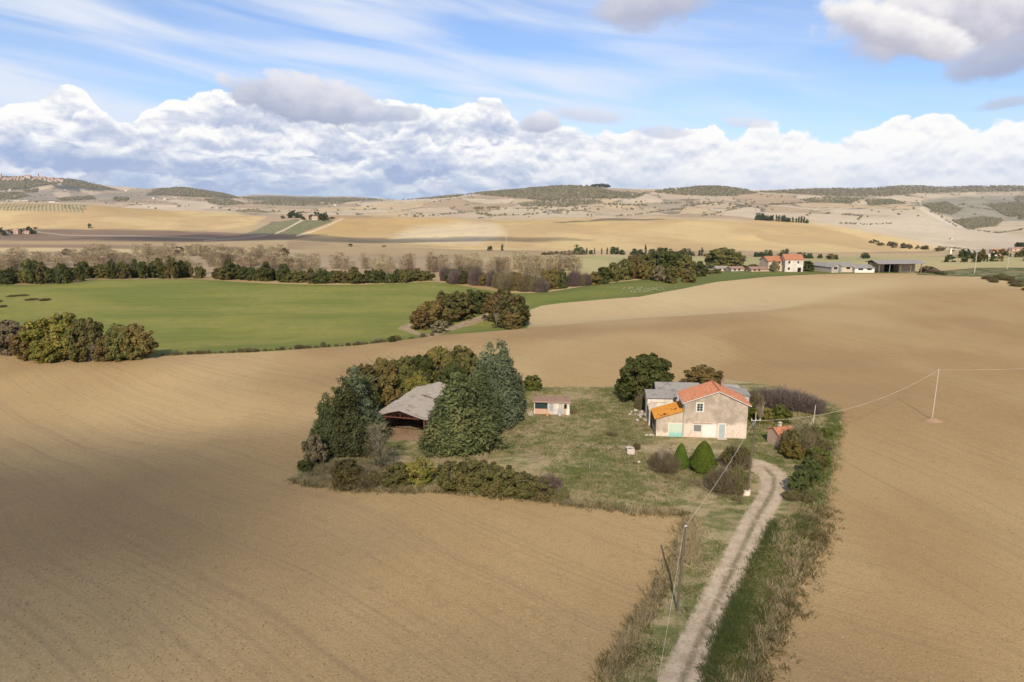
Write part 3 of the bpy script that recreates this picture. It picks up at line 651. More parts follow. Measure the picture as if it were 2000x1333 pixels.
LM = dict(
 dark=leafmat('leaf_dark_green', (.075, .088, .028), (.105, .10, .034)),
 olive=leafmat('leaf_olive', (.125, .12, .040), (.17, .125, .045)),
 rust=leafmat('leaf_rusty', (.19, .135, .048), (.115, .105, .036)),
 yellow=leafmat('leaf_yellow_green', (.20, .155, .042), (.12, .13, .028)),
 fresh=leafmat('leaf_fresh_green', (.10, .125, .028), (.15, .15, .038)),
 blue=leafmat('needle_blue_green', (.112, .13, .07), (.08, .095, .05), .15),
 conifer=leafmat('needle_dark_green', (.074, .080, .032), (.10, .115, .052), .15),
 golden=leafmat('needle_olive_green', (.095, .108, .042), (.135, .13, .05), .15),
 cypress=leafmat('cypress_green', (.048, .065, .028), (.07, .08, .034), .1),
 topiary=leafmat('clipped_cypress_green', (.085, .12, .018), (.062, .085, .014), .15),
 hedge=leafmat('leaf_hedge_olive', (.105, .098, .034), (.15, .11, .045)),
 twig=leafmat('bramble_brown', (.155, .125, .07), (.19, .155, .085), .1),
 purple=leafmat('bramble_purple_brown', (.125, .092, .08), (.16, .12, .10), .1),
 bare=leafmat('bare_wood_pale', (.36, .28, .17), (.30, .235, .14), .1),
 straw=leafmat('dry_straw', (.45, .37, .20), (.34, .27, .13), .35),
)
m, g = material('bark'); tcn = g.node('TexCoord')
bn = g.noise(g.map(tcn.outputs['Object'], sc=(9, 9, 2)), 1., 4, .6)
finish(g, g.mix(bn, (.11, .085, .062), (.27, .225, .17)), .95, g.bump(bn, .6, .05), .1); BARK = m
m, g = material('pale_bark'); tcn = g.node('TexCoord')
bn = g.noise(g.map(tcn.outputs['Object'], sc=(9, 9, 2)), 1., 4, .6)
finish(g, g.mix(bn, (.22, .175, .12), (.42, .34, .25)), .95, g.bump(bn, .6, .05), .1); PALEBARK = m

def foliage(cent, rad, n, size, elong=1.3, bias=(0, 0, 0), rs=None, along=0., shell=.55):
    """leaf-sized faces spread through clumps; returns verts, quads, per-vertex tone"""
    rs = rs or np.random.default_rng(0)
    cent = np.asarray(cent, float); rad = np.asarray(rad, float)
    k = rs.choice(len(cent), n, p=rad**2/np.sum(rad**2))
    d = unit(rs.normal(size=(n, 3))+np.array([0, 0, .25])); rr = (shell+(1-shell)*rs.random(n)**.5+.28*(rs.random(n) < .25)*rs.random(n))*rad[k]
    p = cent[k]+d*rr[:, None]
    outw = unit(p*np.array([1, 1, 0])+np.array([0, 0, .25]))
    nn = unit(d*.62+outw*.40+rs.normal(size=(n, 3))*.58)
    t = rs.normal(size=(n, 3))+along*(outw+np.array(bias))
    t = unit(t-nn*np.sum(t*nn, 1)[:, None]); b = np.cross(nn, t)
    s = size*(.55+.9*rs.random(n))[:, None]
    v = np.stack([p-t*s*elong*.5-b*s*.22, p-t*s*.1*elong+b*s*.5, p+t*s*elong*.6, p-b*s*.5+t*s*.1*elong], 1).reshape(-1, 3)
    f = np.arange(n*4).reshape(n, 4)
    ck = rs.random(len(cent)); tone = np.clip(ck[k]*.45+rs.random(n)*.55, 0, 1)
    return v, f, np.repeat(tone, 4)
def crown_proto(name, seed, nclump, nleaf, leaf, lowcut=0., lump=.28, mat='dark'):
    rs = np.random.default_rng(seed)
    a = rs.random(nclump)*6.283; zz = rs.random(nclump)**.85
    prof = np.sqrt(np.clip(1-((zz-.42)/.60)**2, .02, 1))
    r = prof*(.25+.62*rs.random(nclump)**.5)*(1+.22*np.sin(a*2+seed)+.15*np.sin(a*3+seed*2))
    c = np.stack([np.cos(a)*r, np.sin(a)*r, zz*.86+.02+.05*rs.normal(size=nclump)], 1)
    rd = lump*(.6+.6*rs.random(nclump))*(1-.35*zz); asp = 2.1
    v, f, t = foliage(c*np.array([1, 1, asp]), rd, nleaf, leaf, 1.25, rs=rs); v[:, 2] /= asp
    v[:, 2] = np.maximum(v[:, 2], -.02)
    return npmesh(name, v, f, [LM[mat]], dict(v=t))
def cone_proto(name, seed, nclump, nleaf, leaf, power=.8, lump=.16, mat='blue', body=.95, elong=2.2, wob=.25, along=1.2, up=.35, r0=.25, ASP=3.4):
    rs = np.random.default_rng(seed)
    zz = 1-np.sqrt(rs.random(nclump)) if power > .3 else rs.random(nclump)
    zz = np.clip(zz, .02, .97); a = rs.random(nclump)*6.283
    R_ = (1-zz)**power*np.clip((zz+.10)/.16, .55, 1)
    r = R_*(r0+(1-r0)*rs.random(nclump)**.45)*body*(1+wob*np.sin(a*2+seed+zz*5)+wob*.6*np.sin(a*5+zz*11))
    c = np.stack([np.cos(a)*r, np.sin(a)*r, zz], 1)
    rd = lump*(.55+.7*rs.random(nclump))*(.6+.7*R_)*1.5
    asp = ASP
    v, f, t = foliage(c*np.array([1, 1, asp]), rd, nleaf, leaf, elong, (0, 0, up), rs, along, .35); v[:, 2] /= asp
    v[:, 2] = np.maximum(v[:, 2], -.01)
    return npmesh(name, v, f, [LM[mat]], dict(v=t))
def tubes(segs, sides=5):
    """segs: list of (p0, p1, r0, r1)"""
    vs = []; fs = []; n = 0
    for p0, p1, r0, r1 in segs:
        p0 = np.asarray(p0, float); p1 = np.asarray(p1, float); d = unit(p1-p0)
        a = np.cross(d, [0, 0, 1]) if abs(d[2]) < .95 else np.cross(d, [1, 0, 0]); a = unit(a); b = np.cross(d, a)
        th = np.arange(sides)*2*math.pi/sides
        ring = np.cos(th)[:, None]*a+np.sin(th)[:, None]*b
        vs += [p0+ring*r0, p1+ring*r1]
        for k in range(sides): k2 = (k+1) % sides; fs.append((n+k, n+k2, n+sides+k2, n+sides+k))
        n += 2*sides
    return np.concatenate(vs), np.array(fs)
def branches(seed, depth, L, r, spread=.5, up=.35, kids=3, taper=.62, h0=.25):
    rs = np.random.default_rng(seed); out = []
    def go(p, d, L, r, k):
        n = 2 if k == depth else 1; q = p
        for i in range(n+1):
            d = unit(d+rs.normal(size=3)*.10+np.array([0, 0, .05])); e = q+d*L/(n+1)
            out.append((q, e, r*(1-.25*i/(n+1)), r*(1-.25*(i+1)/(n+1)))); q = e
            if k < depth and k > 0 and rs.random() < .5: side(q, d, L, r, k)
        if k > 0:
            for _ in range(kids): side(q, d, L, r, k)
    def side(q, d, L, r, k):
        nd = unit(d+rs.normal(size=3)*spread+np.array([0, 0, up])); go(q, nd, L*(taper+.12*rs.normal()), r*.55, k-1)
    go(np.zeros(3), np.array([0, 0, 1.]), L, r, depth)
    return out
def bare_proto(name, seed, depth, L, r, mat, sides=3, **k):
    s = branches(seed, depth, L, r, **k); v, f = tubes(s, sides); h = v[:, 2].max(); v = v/h
    return npmesh(name, v, f, [mat], dict(v=np.full(len(v), .5)))
def trunk_proto(name, seed, mat=None, limbs=6):
    rs = np.random.default_rng(seed); segs = []; p = np.zeros(3)
    segs.append(((0, 0, -.05), (0, 0, .04), .055, .040))
    q = np.array([0, 0, .04]); r = .04
    for i in range(5):
        e = q+np.array([rs.normal()*.012, rs.normal()*.012, .14]); segs.append((q, e, r, r*.82)); r *= .82
        for _ in range(limbs if i > 0 else 2):
            a = rs.random()*6.28; l = .16+.12*rs.random(); e2 = e+np.array([math.cos(a)*l, math.sin(a)*l, l*.8]); segs.append((e, e2, r*.55, r*.22))
            a2 = a+rs.normal()*.6; segs.append((e2, e2+np.array([math.cos(a2)*l*.6, math.sin(a2)*l*.6, l*.4]), r*.24, r*.1))
        q = e
    v, f = tubes(segs, 6); return npmesh(name, v, f, [mat or BARK], smooth=True)
def twig_proto(name, seed, n, mat='twig', wd=.012, ln=.34, leaves=0, leaf=.05, lmat=None):
    """a bush of thin upright stems fanning out from the ground"""
    rs = np.random.default_rng(seed); a = rs.random(n)*6.283; rr = rs.random(n)**.5*.75; z0 = rs.random(n)*.62*(1-rr*.5)
    p = np.stack([np.cos(a)*rr, np.sin(a)*rr, z0], 1)
    d = unit(np.stack([np.cos(a)*rr, np.sin(a)*rr, np.full(n, .75)], 1)+rs.normal(size=(n, 3))*.42)
    L = ln*(.5+.8*rs.random(n))[:, None]; b = unit(np.cross(d, rs.normal(size=(n, 3))))*wd
    v = np.stack([p-b, p+b, p+d*L], 1).reshape(-1, 3); f = np.arange(n*3).reshape(n, 3); t = np.repeat(rs.random(n), 3)
    mats = [LM[mat]]; fl = [f]
    if leaves:
        nc = 26; aa = rs.random(nc)*6.28; r2 = rs.random(nc)**.5*.75; c = np.stack([np.cos(aa)*r2, np.sin(aa)*r2, .1+rs.random(nc)*.65*(1-r2*.6)], 1)
        v2, f2, t2 = foliage(c, .2+.12*rs.random(nc), leaves, leaf, rs=rs); v2[:, 2] = np.maximum(v2[:, 2], 0)
        fl.append(f2+len(v)); v = np.concatenate([v, v2]); t = np.concatenate([t, t2])
    me = npmesh(name, v, fl, mats+([LM[lmat]] if leaves and lmat else []), dict(v=t))
    if leaves and lmat:
        mi = np.zeros(len(me.polygons), np.int32); mi[n:] = 1; me.polygons.foreach_set('material_index', mi)
    return me
def egg_proto(name, seed, n=12000, size=.07, asp=2.4):
    rs = np.random.default_rng(seed); z = rs.random(n)**.9; a = rs.random(n)*6.283
    r = np.where(z < .3, np.sqrt(np.clip(1-((.3-z)/.34)**2, 0, 1)), np.clip((1-z)/.7, 0, 1)**.62)
    r = r*(1+.05*np.sin(a*3+z*7)+.04*rs.normal(size=n))*(.9+.1*rs.random(n)); p = np.stack([np.cos(a)*r, np.sin(a)*r, z*asp], 1)
    nn = unit(np.stack([np.cos(a), np.sin(a), .45+0*a], 1)+rs.normal(size=(n, 3))*.5); t = unit(np.array([0, 0, 1.])+rs.normal(size=(n, 3))*.5); b = np.cross(nn, t); s = size*(.6+.8*rs.random(n))[:, None]
    v = np.stack([p-t*s*.5-b*s*.2, p+b*s*.5, p+t*s, p-b*s*.5], 1).reshape(-1, 3); v[:, 2] /= asp
    return npmesh(name, v, np.arange(n*4).reshape(n, 4), [LM['topiary']], dict(v=np.repeat(rs.random(n), 4)))
def pop_proto(name, seed, n):
    rs = np.random.default_rng(seed); z0 = rs.random(n)*.85; a = rs.random(n)*6.283; R_ = np.sqrt(np.clip(1-((z0-.5)/.58)**2, .03, 1))*rs.random(n)**.5*.8
    p = np.stack([np.cos(a)*R_, np.sin(a)*R_, z0], 1); d = np.stack([np.cos(a)*.45, np.sin(a)*.45, np.full(n, .11)], 1)+rs.normal(size=(n, 3))*np.array([.25, .25, .03])
    b = unit(np.stack([-np.sin(a), np.cos(a), a*0], 1)+rs.normal(size=(n, 3))*.4)*.035; b[:, 2] *= .1
    v = np.stack([p-b, p+b, p+d*.75], 1).reshape(-1, 3); v2, f2 = tubes([((0, 0, 0), (0, 0, .8), .07, .03)], 4)
    f = np.arange(n*3).reshape(n, 3); return npmesh(name, np.concatenate([v, v2]), [f, f2+len(v)], [LM['bare']], dict(v=np.concatenate([np.repeat(rs.random(n), 3), np.full(len(v2), .6)])))
PR = dict(
 oak=[crown_proto('oak_crown', 10+i, 150, 15000, .078, lump=.22) for i in range(4)],
 mid=[crown_proto('tree_crown', 30+i, 85, 4600, .125, lump=.22) for i in range(5)],
 small=[crown_proto('small_crown', 50+i, 26, 700, .24) for i in range(4)],
 bush=[crown_proto('bush_crown', 70+i, 110, 6500, .095, lump=.22) for i in range(4)],
 con=[cone_proto('conifer_crown', 90+i, 340, 18000, .058, .52, .17, wob=.30) for i in range(3)],
 top=[egg_proto('clipped_crown', 110)],
 pine=[cone_proto('far_pine_crown', 120+i, 40, 420, .26, .5, .26, elong=1.4, ASP=2.2) for i in range(3)],
 cyp=[cone_proto('cypress_crown', 130+i, 60, 420, .36, .28, .4, elong=1.3, wob=.05, body=.7, ASP=6) for i in range(2)],
 bare=[bare_proto('bare_branches', 140+i, 5, 1., .045, LM['bare'], 3, kids=3, spread=.5, up=.28) for i in range(1)],
 barebig=[bare_proto('bare_crown', 150+i, 5, .8, .026, PALEBARK, 3, kids=4, spread=.42, up=.42, taper=.70) for i in range(2)],
 pop=[pop_proto('poplar_branches', 160+i, 620) for i in range(3)],
 twig=[twig_proto('twiggy_crown', 170+i, 5200) for i in range(3)],
 twigleaf=[twig_proto('bramble_crown', 180+i, 3800, leaves=2400, leaf=.075, lmat='olive') for i in range(3)],
 trunk=[trunk_proto('tree_trunk', 190+i) for i in range(3)],
)
MATSLOT = {}
def vary(o, mat):
    o.material_slots[0].link = 'OBJECT'; o.material_slots[0].material = LM[mat]
def plant(kind, proto, p, h, r, mat=None, label=None, cat='tree', group=None, low=.08, parts=True, partname=None, lean=(0, 0), trunk_r=1., pale=False):
    """a tree or bush standing at world point p: height h, crown radius r"""
    me = random.choice(PR[proto]); rz = random.random()*6.28
    if not parts:
        o = link(kind, me, loc=tuple(p), rz=rz); o.scale = (r, r*random.uniform(.9, 1.1), h)
        if mat: vary(o, mat)
        return tag(o, label, cat, group)
    root = link(kind, None, loc=tuple(p))
    tag(root, label, cat, group)
    c = link(partname or 'crown', me, root, (lean[0], lean[1], h*low), rz); c.scale = (r, r*random.uniform(.92, 1.08), h*(1-low)) if proto not in ('barebig', 'bare') else (h*.85, h*.85, h)
    if mat: vary(c, mat)
    if proto not in ('barebig', 'bare', 'pop'):
        t = link('trunk', random.choice(PR['trunk']), root, (0, 0, 0), rz*.7); t.scale = (h*trunk_r*(.35 if proto in ('con', 'top') else 1), h*trunk_r*(.35 if proto in ('con', 'top') else 1), h*(.8 if proto in ('con', 'top') else 1))
        if pale: t.material_slots[0].link = 'OBJECT'; t.material_slots[0].material = PALEBARK
    return root
def pl(kind, proto, u, vb, hp, rp, mat, label, cat='tree', group=None, Y=None, **k):
    p = at(u, Y) if Y else ground(u, vb); s = scale(p)
    el = math.atan2(H-p[2], p[1]); p = p-np.array([0, 0, .05])
    return plant(kind, proto, p, hp*s/math.cos(el)*.97, rp*s, mat, label, cat, group, **k)

# --- trees of the farmyard
for row in [
 ('conifer_tree','con',640,886,118,30,'conifer','dark green conifer at the outer left end of the barn grove'),
 ('conifer_tree','con',678,884,146,42,'conifer','broad dark conifer beside the open front of the barn'),
 ('conifer_tree','con',700,868,152,37,'blue','tall blue green conifer rising behind the barn left corner post'),
 ('conifer_tree','con',722,846,118,24,'golden','narrow olive green conifer touching the barn roof edge'),
 ('conifer_tree','con',897,880,152,60,'golden','widest conifer, reaching the ground right of the barn opening'),
 ('conifer_tree','con',866,866,100,28,'blue','small blue grey conifer brushing the barn right roof edge'),
 ('conifer_tree','con',938,852,140,44,'conifer','dark conifer between the widest one and the tallest pair'),
 ('conifer_tree','con',957,834,163,37,'blue','tall blue green conifer, left one of the tallest pair'),
 ('conifer_tree','con',978,828,163,40,'blue','tallest conifer on the farmyard side of the grove'),
 ('conifer_tree','con',998,816,116,24,'conifer','slim shaded conifer at the right end of the grove'),
 ('oak_tree','oak',712,806,98,32,'olive','olive oak behind the blue conifer left of the barn'),
 ('oak_tree','oak',750,792,98,36,'rust','rust tinged oak standing behind the barn left slope'),
 ('oak_tree','oak',788,785,92,34,'olive','round olive oak close behind the barn ridge'),
 ('oak_tree','oak',816,790,66,25,'yellow','low yellowish oak leaning over the back of the barn roof'),
 ('oak_tree','oak',824,776,86,34,'dark','dark oak in the middle of the row behind the barn'),
 ('oak_tree','oak',858,768,94,38,'rust','tallest rusty brown oak behind the far end of the barn'),
 ('oak_tree','oak',900,764,90,38,'olive','broad olive oak between the barn back and tallest conifers'),
 ('oak_tree','oak',882,778,70,30,'dark','dark low oak in the gap behind the barn far end'),
 ('oak_tree','oak',1262,783,94,52,'dark','big round dark green oak left of the grey farm roofs'),
 ('oak_tree','oak',1238,776,66,34,'dark','smaller oak merging into the left side of the big round oak'),
 ('oak_tree','oak',1372,762,48,37,'rust','brown leaved oak directly behind the farmhouse ridge'),
 ]:
    pl(*row[:8], low=.04 if row[1] == 'con' else .10)
for row in [
 ('round_bush','bush',1040,761,30,19,'fresh','lone round green bush behind the white shed'),
 ('round_bush','bush',617,905,62,24,'twig','grey brown leafy bush at the left tip of the grove'),
 ('bramble_bush','bush',596,918,20,16,'dark','small dark green bush at the left tip of the farm verge'),
 ('bramble_bush','bush',680,948,50,36,'hedge','dark olive bramble bush below the dark conifers'),
 ('bramble_bush','twigleaf',716,950,46,32,None,'bramble bush just left of the bare sapling'),
 ('bramble_bush','bush',818,944,48,31,'yellow','yellow green bush between the sapling and the long bramble bank'),
 ('bramble_bush','bush',775,948,44,32,'hedge','brown green bramble right of the bare sapling'),
 ('bramble_bush','bush',792,936,24,20,'fresh','fresh green bush tucked behind the yellow green one'),
 ('bramble_bush','bush',882,956,58,34,'hedge','left end of the long bramble bank'),
 ('bramble_bush','bush',918,958,62,38,'hedge','olive bush, tallest hump of the bramble bank'),
 ('bramble_bush','bush',952,962,62,38,'hedge','bramble hump in the left middle of the bank'),
 ('bramble_bush','bush',986,966,54,36,'hedge','olive hump in the centre of the bramble bank'),
 ('bramble_bush','bush',1020,970,50,34,'hedge','bramble hump in the right middle of the bank'),
 ('bramble_bush','bush',1052,973,42,30,'hedge','low olive hump near the right end of the bank'),
 ('bramble_bush','twig',1070,968,52,30,'purple','leafless purple grey bush at the bramble bank right end'),
 ('bramble_bush','twigleaf',1092,976,34,22,None,'last small bramble at the right tip of the bank'),
 ('bramble_bush','twig',1298,918,46,34,'twig','pale leafless shrub left of the two clipped cypresses'),
 ('bramble_bush','twig',1414,958,58,38,'twig','brown twiggy bush in front of the big clipped cypress'),
 ('bramble_bush','twigleaf',1440,962,62,24,None,'reddish brown bush against the wooden power pole'),
 ('bramble_bush','twigleaf',1438,912,50,32,None,'twiggy bush between clipped cypress and power pole'),
 ('bramble_bush','twig',1470,800,50,22,'twig','brown twigs growing at the farmhouse right corner'),
 ('bramble_bush','twig',1492,792,44,30,'purple','left end of the purple bramble thicket behind the yard'),
 ('bramble_bush','twig',1524,794,48,34,'purple','highest hump of the purple bramble thicket'),
 ('bramble_bush','twig',1556,798,46,34,'purple','purple bramble hump right of the highest one'),
 ('bramble_bush','twig',1586,804,38,28,'purple','right end of the purple bramble thicket'),
 ('bramble_bush','bush',1522,824,36,20,'fresh','bright green bush in front of the purple thicket'),
 ('bramble_bush','bush',1488,824,30,20,'yellow','yellowish bush between farmhouse corner and green bush'),
 ('bramble_bush','bush',1463,818,34,14,'fresh','dark green shrub hugging the farmhouse right wall'),
 ('bramble_bush','twigleaf',1556,884,66,34,None,'tangled olive bush covering the brick shed right half'),
 ('bramble_bush','bush',1546,892,34,26,'yellow','low yellow green growth at the brick shed doorway'),
 ('bramble_bush','twigleaf',1580,872,54,26,None,'thin brown bush behind the tangled shed bush'),
 ('hedge_bush','bush',1612,852,18,15,'fresh','low hedge bush highest up the right verge'),
 ('hedge_bush','twigleaf',1608,880,26,18,None,'brownish hedge bush above the low green one'),
 ('hedge_bush','bush',1594,918,36,20,'olive','olive hedge bush in the middle of the right verge'),
 ('hedge_bush','bush',1572,948,38,20,'dark','dark hedge bush joining the two at the track bend'),
 ('hedge_bush','twigleaf',1578,978,24,18,None,'brown hedge bush below the track bend'),
 ('hedge_bush','bush',1560,962,46,24,'dark','dark round bush overhanging the track bend'),
 ('hedge_bush','bush',1584,934,40,24,'dark','dark green hedge bush above the track bend'),
 ('hedge_bush','bush',1600,905,32,22,'fresh','low green hedge bush farther up the right verge'),
 ('hedge_bush','twigleaf',1546,975,20,18,None,'small shaded bramble at the track edge'),
 ('bramble_bush','twigleaf',1206,888,0.1,0.1,None,None),
 ('bramble_bush','twigleaf',1243,878,16,9,None,'small dark shrub behind the concrete well box'),
 ('bramble_bush','twigleaf',1250,800,38,12,None,'scrubby bush beside the rubble left of the annex'),
 ('bramble_bush','twig',1195,850,11,14,'twig','thin brown weeds in the middle of the yard'),
 ]:
    if row[7] is None: continue
    pl(*row[:8], cat='bush', low=.0, parts=True, partname='foliage' if row[1] != 'twig' else 'branches', trunk_r=.7)
for u, v, h, r, lab in [(1329, 916, 50, 15.5, 'smaller pointed clipped cypress in front of the farmhouse'), (1373, 921, 59, 25.5, 'bigger egg shaped clipped cypress in front of the farmhouse')]:
    pl('clipped_cypress', 'top', u, v, h, r, 'topiary', lab, 'shrub', low=.01, trunk_r=.8)
sap = pl('bare_tree', 'barebig', 742, 921, 98, 62, None, 'leafless pale sapling in front of the hay barn', low=0, partname='branches')
tw = link('twigs', PR['pop'][0], sap, (0, 0, 1.4)); tw.scale = (1.9, 1.9, 5.2); vary(tw, 'twig')
pl('bare_tree', 'barebig', 1296, 922, 54, 30, None, 'small leafless fruit tree left of the clipped cypresses', low=0, partname='branches')
pl('bare_tree', 'barebig', 1482, 838, 60, 22, None, 'slender bare tree right of the farmhouse corner', low=0, partname='branches')

# --- cluster at the left edge of the bare field
for row in [
 ('oak_tree','oak',24,692,68,38,'twig','grey brown tree at the left end of the field edge clump'),
 ('oak_tree','oak',-14,690,58,32,'twig','half hidden brown tree cut by the picture edge'),
 ('oak_tree','oak',66,700,68,36,'rust','rusty low tree between the grey brown and the golden oak'),
 ('oak_tree','oak',122,703,94,48,'yellow','tall golden green oak in the field edge clump'),
 ('oak_tree','oak',96,706,60,34,'yellow','lower golden oak leaning against the tall golden one'),
 ('oak_tree','oak',176,704,86,34,'olive','grey green tree with a pale trunk in the field edge clump'),
 ('oak_tree','oak',208,704,50,28,'rust','small rusty tree between the pale trunk and the right oaks'),
 ('oak_tree','oak',236,702,74,34,'olive','light olive oak, second from the clump right end'),
 ('oak_tree','oak',268,701,72,36,'rust','round brown oak closing the clump at its right end'),
 ]:
    pl(*row[:8], low=.05, pale=(row[2] == 176), group='oaks of the clump at the left field edge')
pl('bare_tree', 'barebig', 181, 707, 46, 22, None, 'pale leafless tree with white trunk in front of the clump', low=0, partname='branches')
# --- copse between the green field and the bare field
for row in [
 (822,643,40,26,'rust','brown oak at the lower left end of the copse'),
 (846,638,54,32,'rust','rusty oak on the left slope of the copse'),
 (872,630,60,32,'olive','olive oak left of the middle of the copse'),
 (900,622,56,32,'olive','tall olive oak in the middle of the copse'),
 (924,612,46,30,'dark','dark green oak above the sandy bank'),
 (946,606,40,28,'olive','oak right above the end of the sandy bank'),
 (968,628,56,26,'rust','rusty crowned oak above the white trunk'),
 (985,600,40,26,'olive','farther oak peeping over the copse right part'),
 (990,640,68,34,'olive','large oak at the right side of the copse'),
 (1012,638,62,26,'dark','dark oak closing the copse towards the pale field'),
 (860,650,24,18,'twig','scrubby brown bush below the copse left end'),
 (1000,643,34,22,'rust','low rusty bush at the copse right foot'),
 ]:
    pl('oak_tree', 'mid', *row[:4], row[4], row[5], low=.05, group='oaks of the copse beside the green field')
pl('bare_tree', 'barebig', 971, 642, 40, 12, None, 'small white trunked tree at the front of the copse', low=0, partname='branches')
# scrub along the crest between bare and green field
rs = np.random.default_rng(3)
for k in range(70):
    u = 312+k*7.6+rs.normal()*5; v = np.interp(u, [300, 400, 500, 600, 700, 800, 860], [697, 691.5, 688, 681, 675, 663, 655])-1
    h = 3+rs.random()**2*11; pl('edge_scrub', 'twigleaf' if rs.random() < .5 else 'twig', u, v, h*(1.4 if k in (50, 64) else 1), h*rs.uniform(.45, .9), None if rs.random() < .6 else None, 'low scrub bush on the crest between bare field and green field', 'bush', 'scrub along the field crest', parts=False)
pl('edge_scrub', 'bush', 766, 668, 13, 8, 'dark', 'round dark shrub on the crest left of the copse', 'bush', parts=False)
for u, v, h, r in [(26,579,4,13),(46,578,4,10),(62,586,4,14),(88,587,5,12),(4,600,6,10),(-8,590,6,12)]:
    pl('edge_scrub', 'twigleaf', u, v, h, r, None, 'dark low weed patch in the left part of the green field', 'bush', 'weed patches in the green field', parts=False)
# --- evergreen hedge line behind the green field
def hedge_v(u): return float(np.interp(u, [-60, 0, 100, 150, 170, 380, 420, 520, 600, 700, 780, 835], [557, 556, 556, 553, 546, 545.5, 547.5, 550, 555, 556, 554, 551]))
for k in range(62):
    u = -30+k*14.1+rs.normal()*3
    if 372 < u < 418 and k % 2: continue
    v = hedge_v(u)-1; big = np.interp(u, [-30, 60, 160, 250, 330, 400, 450, 600, 830], [36, 44, 36, 34, 44, 26, 38, 32, 28])
    pl('hedge_oak', 'mid', u, v+rs.uniform(-2, .5), big*rs.uniform(.68, 1.15), rs.uniform(10, 18), 'dark' if rs.random() < .55 else 'olive', 'evergreen oak of the long hedge line behind the green field', 'tree', 'evergreen hedge line behind the green field', low=.03)
# --- brown thicket beyond, between hedge line and the right-hand wood
for k in range(30):
    u = 872+k*9.3+rs.normal()*4; v = np.interp(u, [860, 950, 1000, 1060, 1140], [553, 560, 570, 572, 560])-1-rs.random()*4
    t = rs.random()
    if t < .35: pl('thicket_tree', 'mid', u, v, rs.uniform(26, 44), rs.uniform(12, 17), 'rust' if t < .18 else 'dark', 'leafy tree growing inside the brown thicket', 'tree', 'leafy trees of the brown thicket', low=.03)
    else: pl('thicket_shrub', 'twig', u, v, rs.uniform(30, 48), rs.uniform(13, 20), 'twig' if t < .7 else 'purple', 'leafless brown shrub of the thicket past the green field', 'bush', 'leafless shrubs of the brown thicket', partname='branches', low=0)
# --- wood climbing to the far farm
for row in [
 (1160,556,26,16,'rust'),(1178,553,34,18,'dark'),(1198,550,38,18,'olive'),(1218,547,42,20,'olive'),(1238,545,48,20,'rust'),(1256,542,48,20,'olive'),(1262,546,30,16,'rust'),
 (1276,540,52,20,'dark'),(1296,538,54,22,'dark'),(1318,539,52,22,'dark'),(1338,541,46,20,'olive'),(1310,553,34,17,'olive'),(1288,549,32,16,'twig'),(1346,551,26,17,'rust'),(1366,540,30,16,'dark'),
 (1240,528,34,16,'olive'),(1280,524,34,16,'dark'),(1330,524,34,18,'olive')]:
    pl('wood_oak', 'mid', *row[:5], 'leafy oak of the wood that climbs to the far farm', 'tree', 'oaks of the wood below the far farm', low=.04)
pl('spreading_oak', 'oak', 1413, 524, 42, 36, 'olive', 'big spreading oak left of the far farmhouse', low=.05)
pl('bare_tree', 'barebig', 1297, 554, 20, 7, None, 'tiny white dead tree in front of the right-hand wood', low=0, partname='branches')
for row in [(1448,527,10,14,'dark'),(1470,528,12,16,'rust'),(1432,529,9,12,'dark'),(1512,531,22,9,'twig'),(1576,530,22,14,'dark'),(1584,528,16,10,'dark'),(1712,530,8,10,'twig'),(1812,533,14,14,'twig'),(1824,534,10,10,'twig'),(1842,536,7,10,'twig'),(1380,535,10,14,'twig'),(1398,534,8,12,'olive')]:
    pl('farm_shrub', 'mid', *row[:5], 'shrub growing around the far farm buildings', 'bush', 'shrubs around the far farm', low=0)
for k in range(26):
    u = 1935+k*3.2+rs.normal()*4; v = 543+max(0, (u-1955))*.32+rs.random()*14-5
    pl('verge_scrub', 'twigleaf' if k % 3 else 'twig', u, v, rs.uniform(6, 12), rs.uniform(7, 12), None, 'rough scrub at the far right edge of the bare field', 'bush', 'scrub at the far right field edge', parts=False)
# --- bare riverside poplars
def in_px(poly, n, ymin, ymax, seed):
    rr = np.random.default_rng(seed); P_ = np.array(poly, float); out = []
    while len(out) < n:
        u = rr.uniform(P_[:, 0].min(), P_[:, 0].max()); v = rr.uniform(P_[:, 1].min(), P_[:, 1].max())
        if inpoly(P_, np.array([u]), np.array([v]))[0]: out.append(ground(u, v, ymin, ymax))
    return out
for n_, poly, hh in [(165, [(-40, 508), (400, 506), (640, 520), (860, 527), (860, 538), (600, 540), (380, 538), (-40, 540)], 17), (60, [(180, 498), (580, 496), (590, 506), (180, 507)], 15), (62, [(840, 521), (1000, 521), (1130, 523), (1170, 533), (1100, 541), (840, 541)], 17)]:
    for p in in_px(poly, n_, 480, 1400, int(hh)):
        plant('bare_poplar', 'pop', p-np.array([0, 0, .2]), hh*rs.uniform(.75, 1.2), rs.uniform(3.5, 5.5)*1.3, None, 'leafless pinkish brown tree of the riverside wood', 'tree', 'leafless trees along the river', parts=False)
for row in [(556, 503, 20, 11, 'twig'), (402, 500, 20, 13, 'twig'), (352, 499, 18, 10, 'twig'), (130, 499, 14, 9, 'twig'), (300, 504, 9, 7, 'dark'), (328, 504, 7, 6, 'dark'), (248, 500, 6, 5, 'dark'), (684, 482, 6, 5, 'dark'), (750, 483, 4, 4, 'twig')]:
    pl('riverside_tree', 'small', *row[:5], 'small leafy tree standing among the riverside poplars', 'tree', 'leafy trees along the river', parts=False)
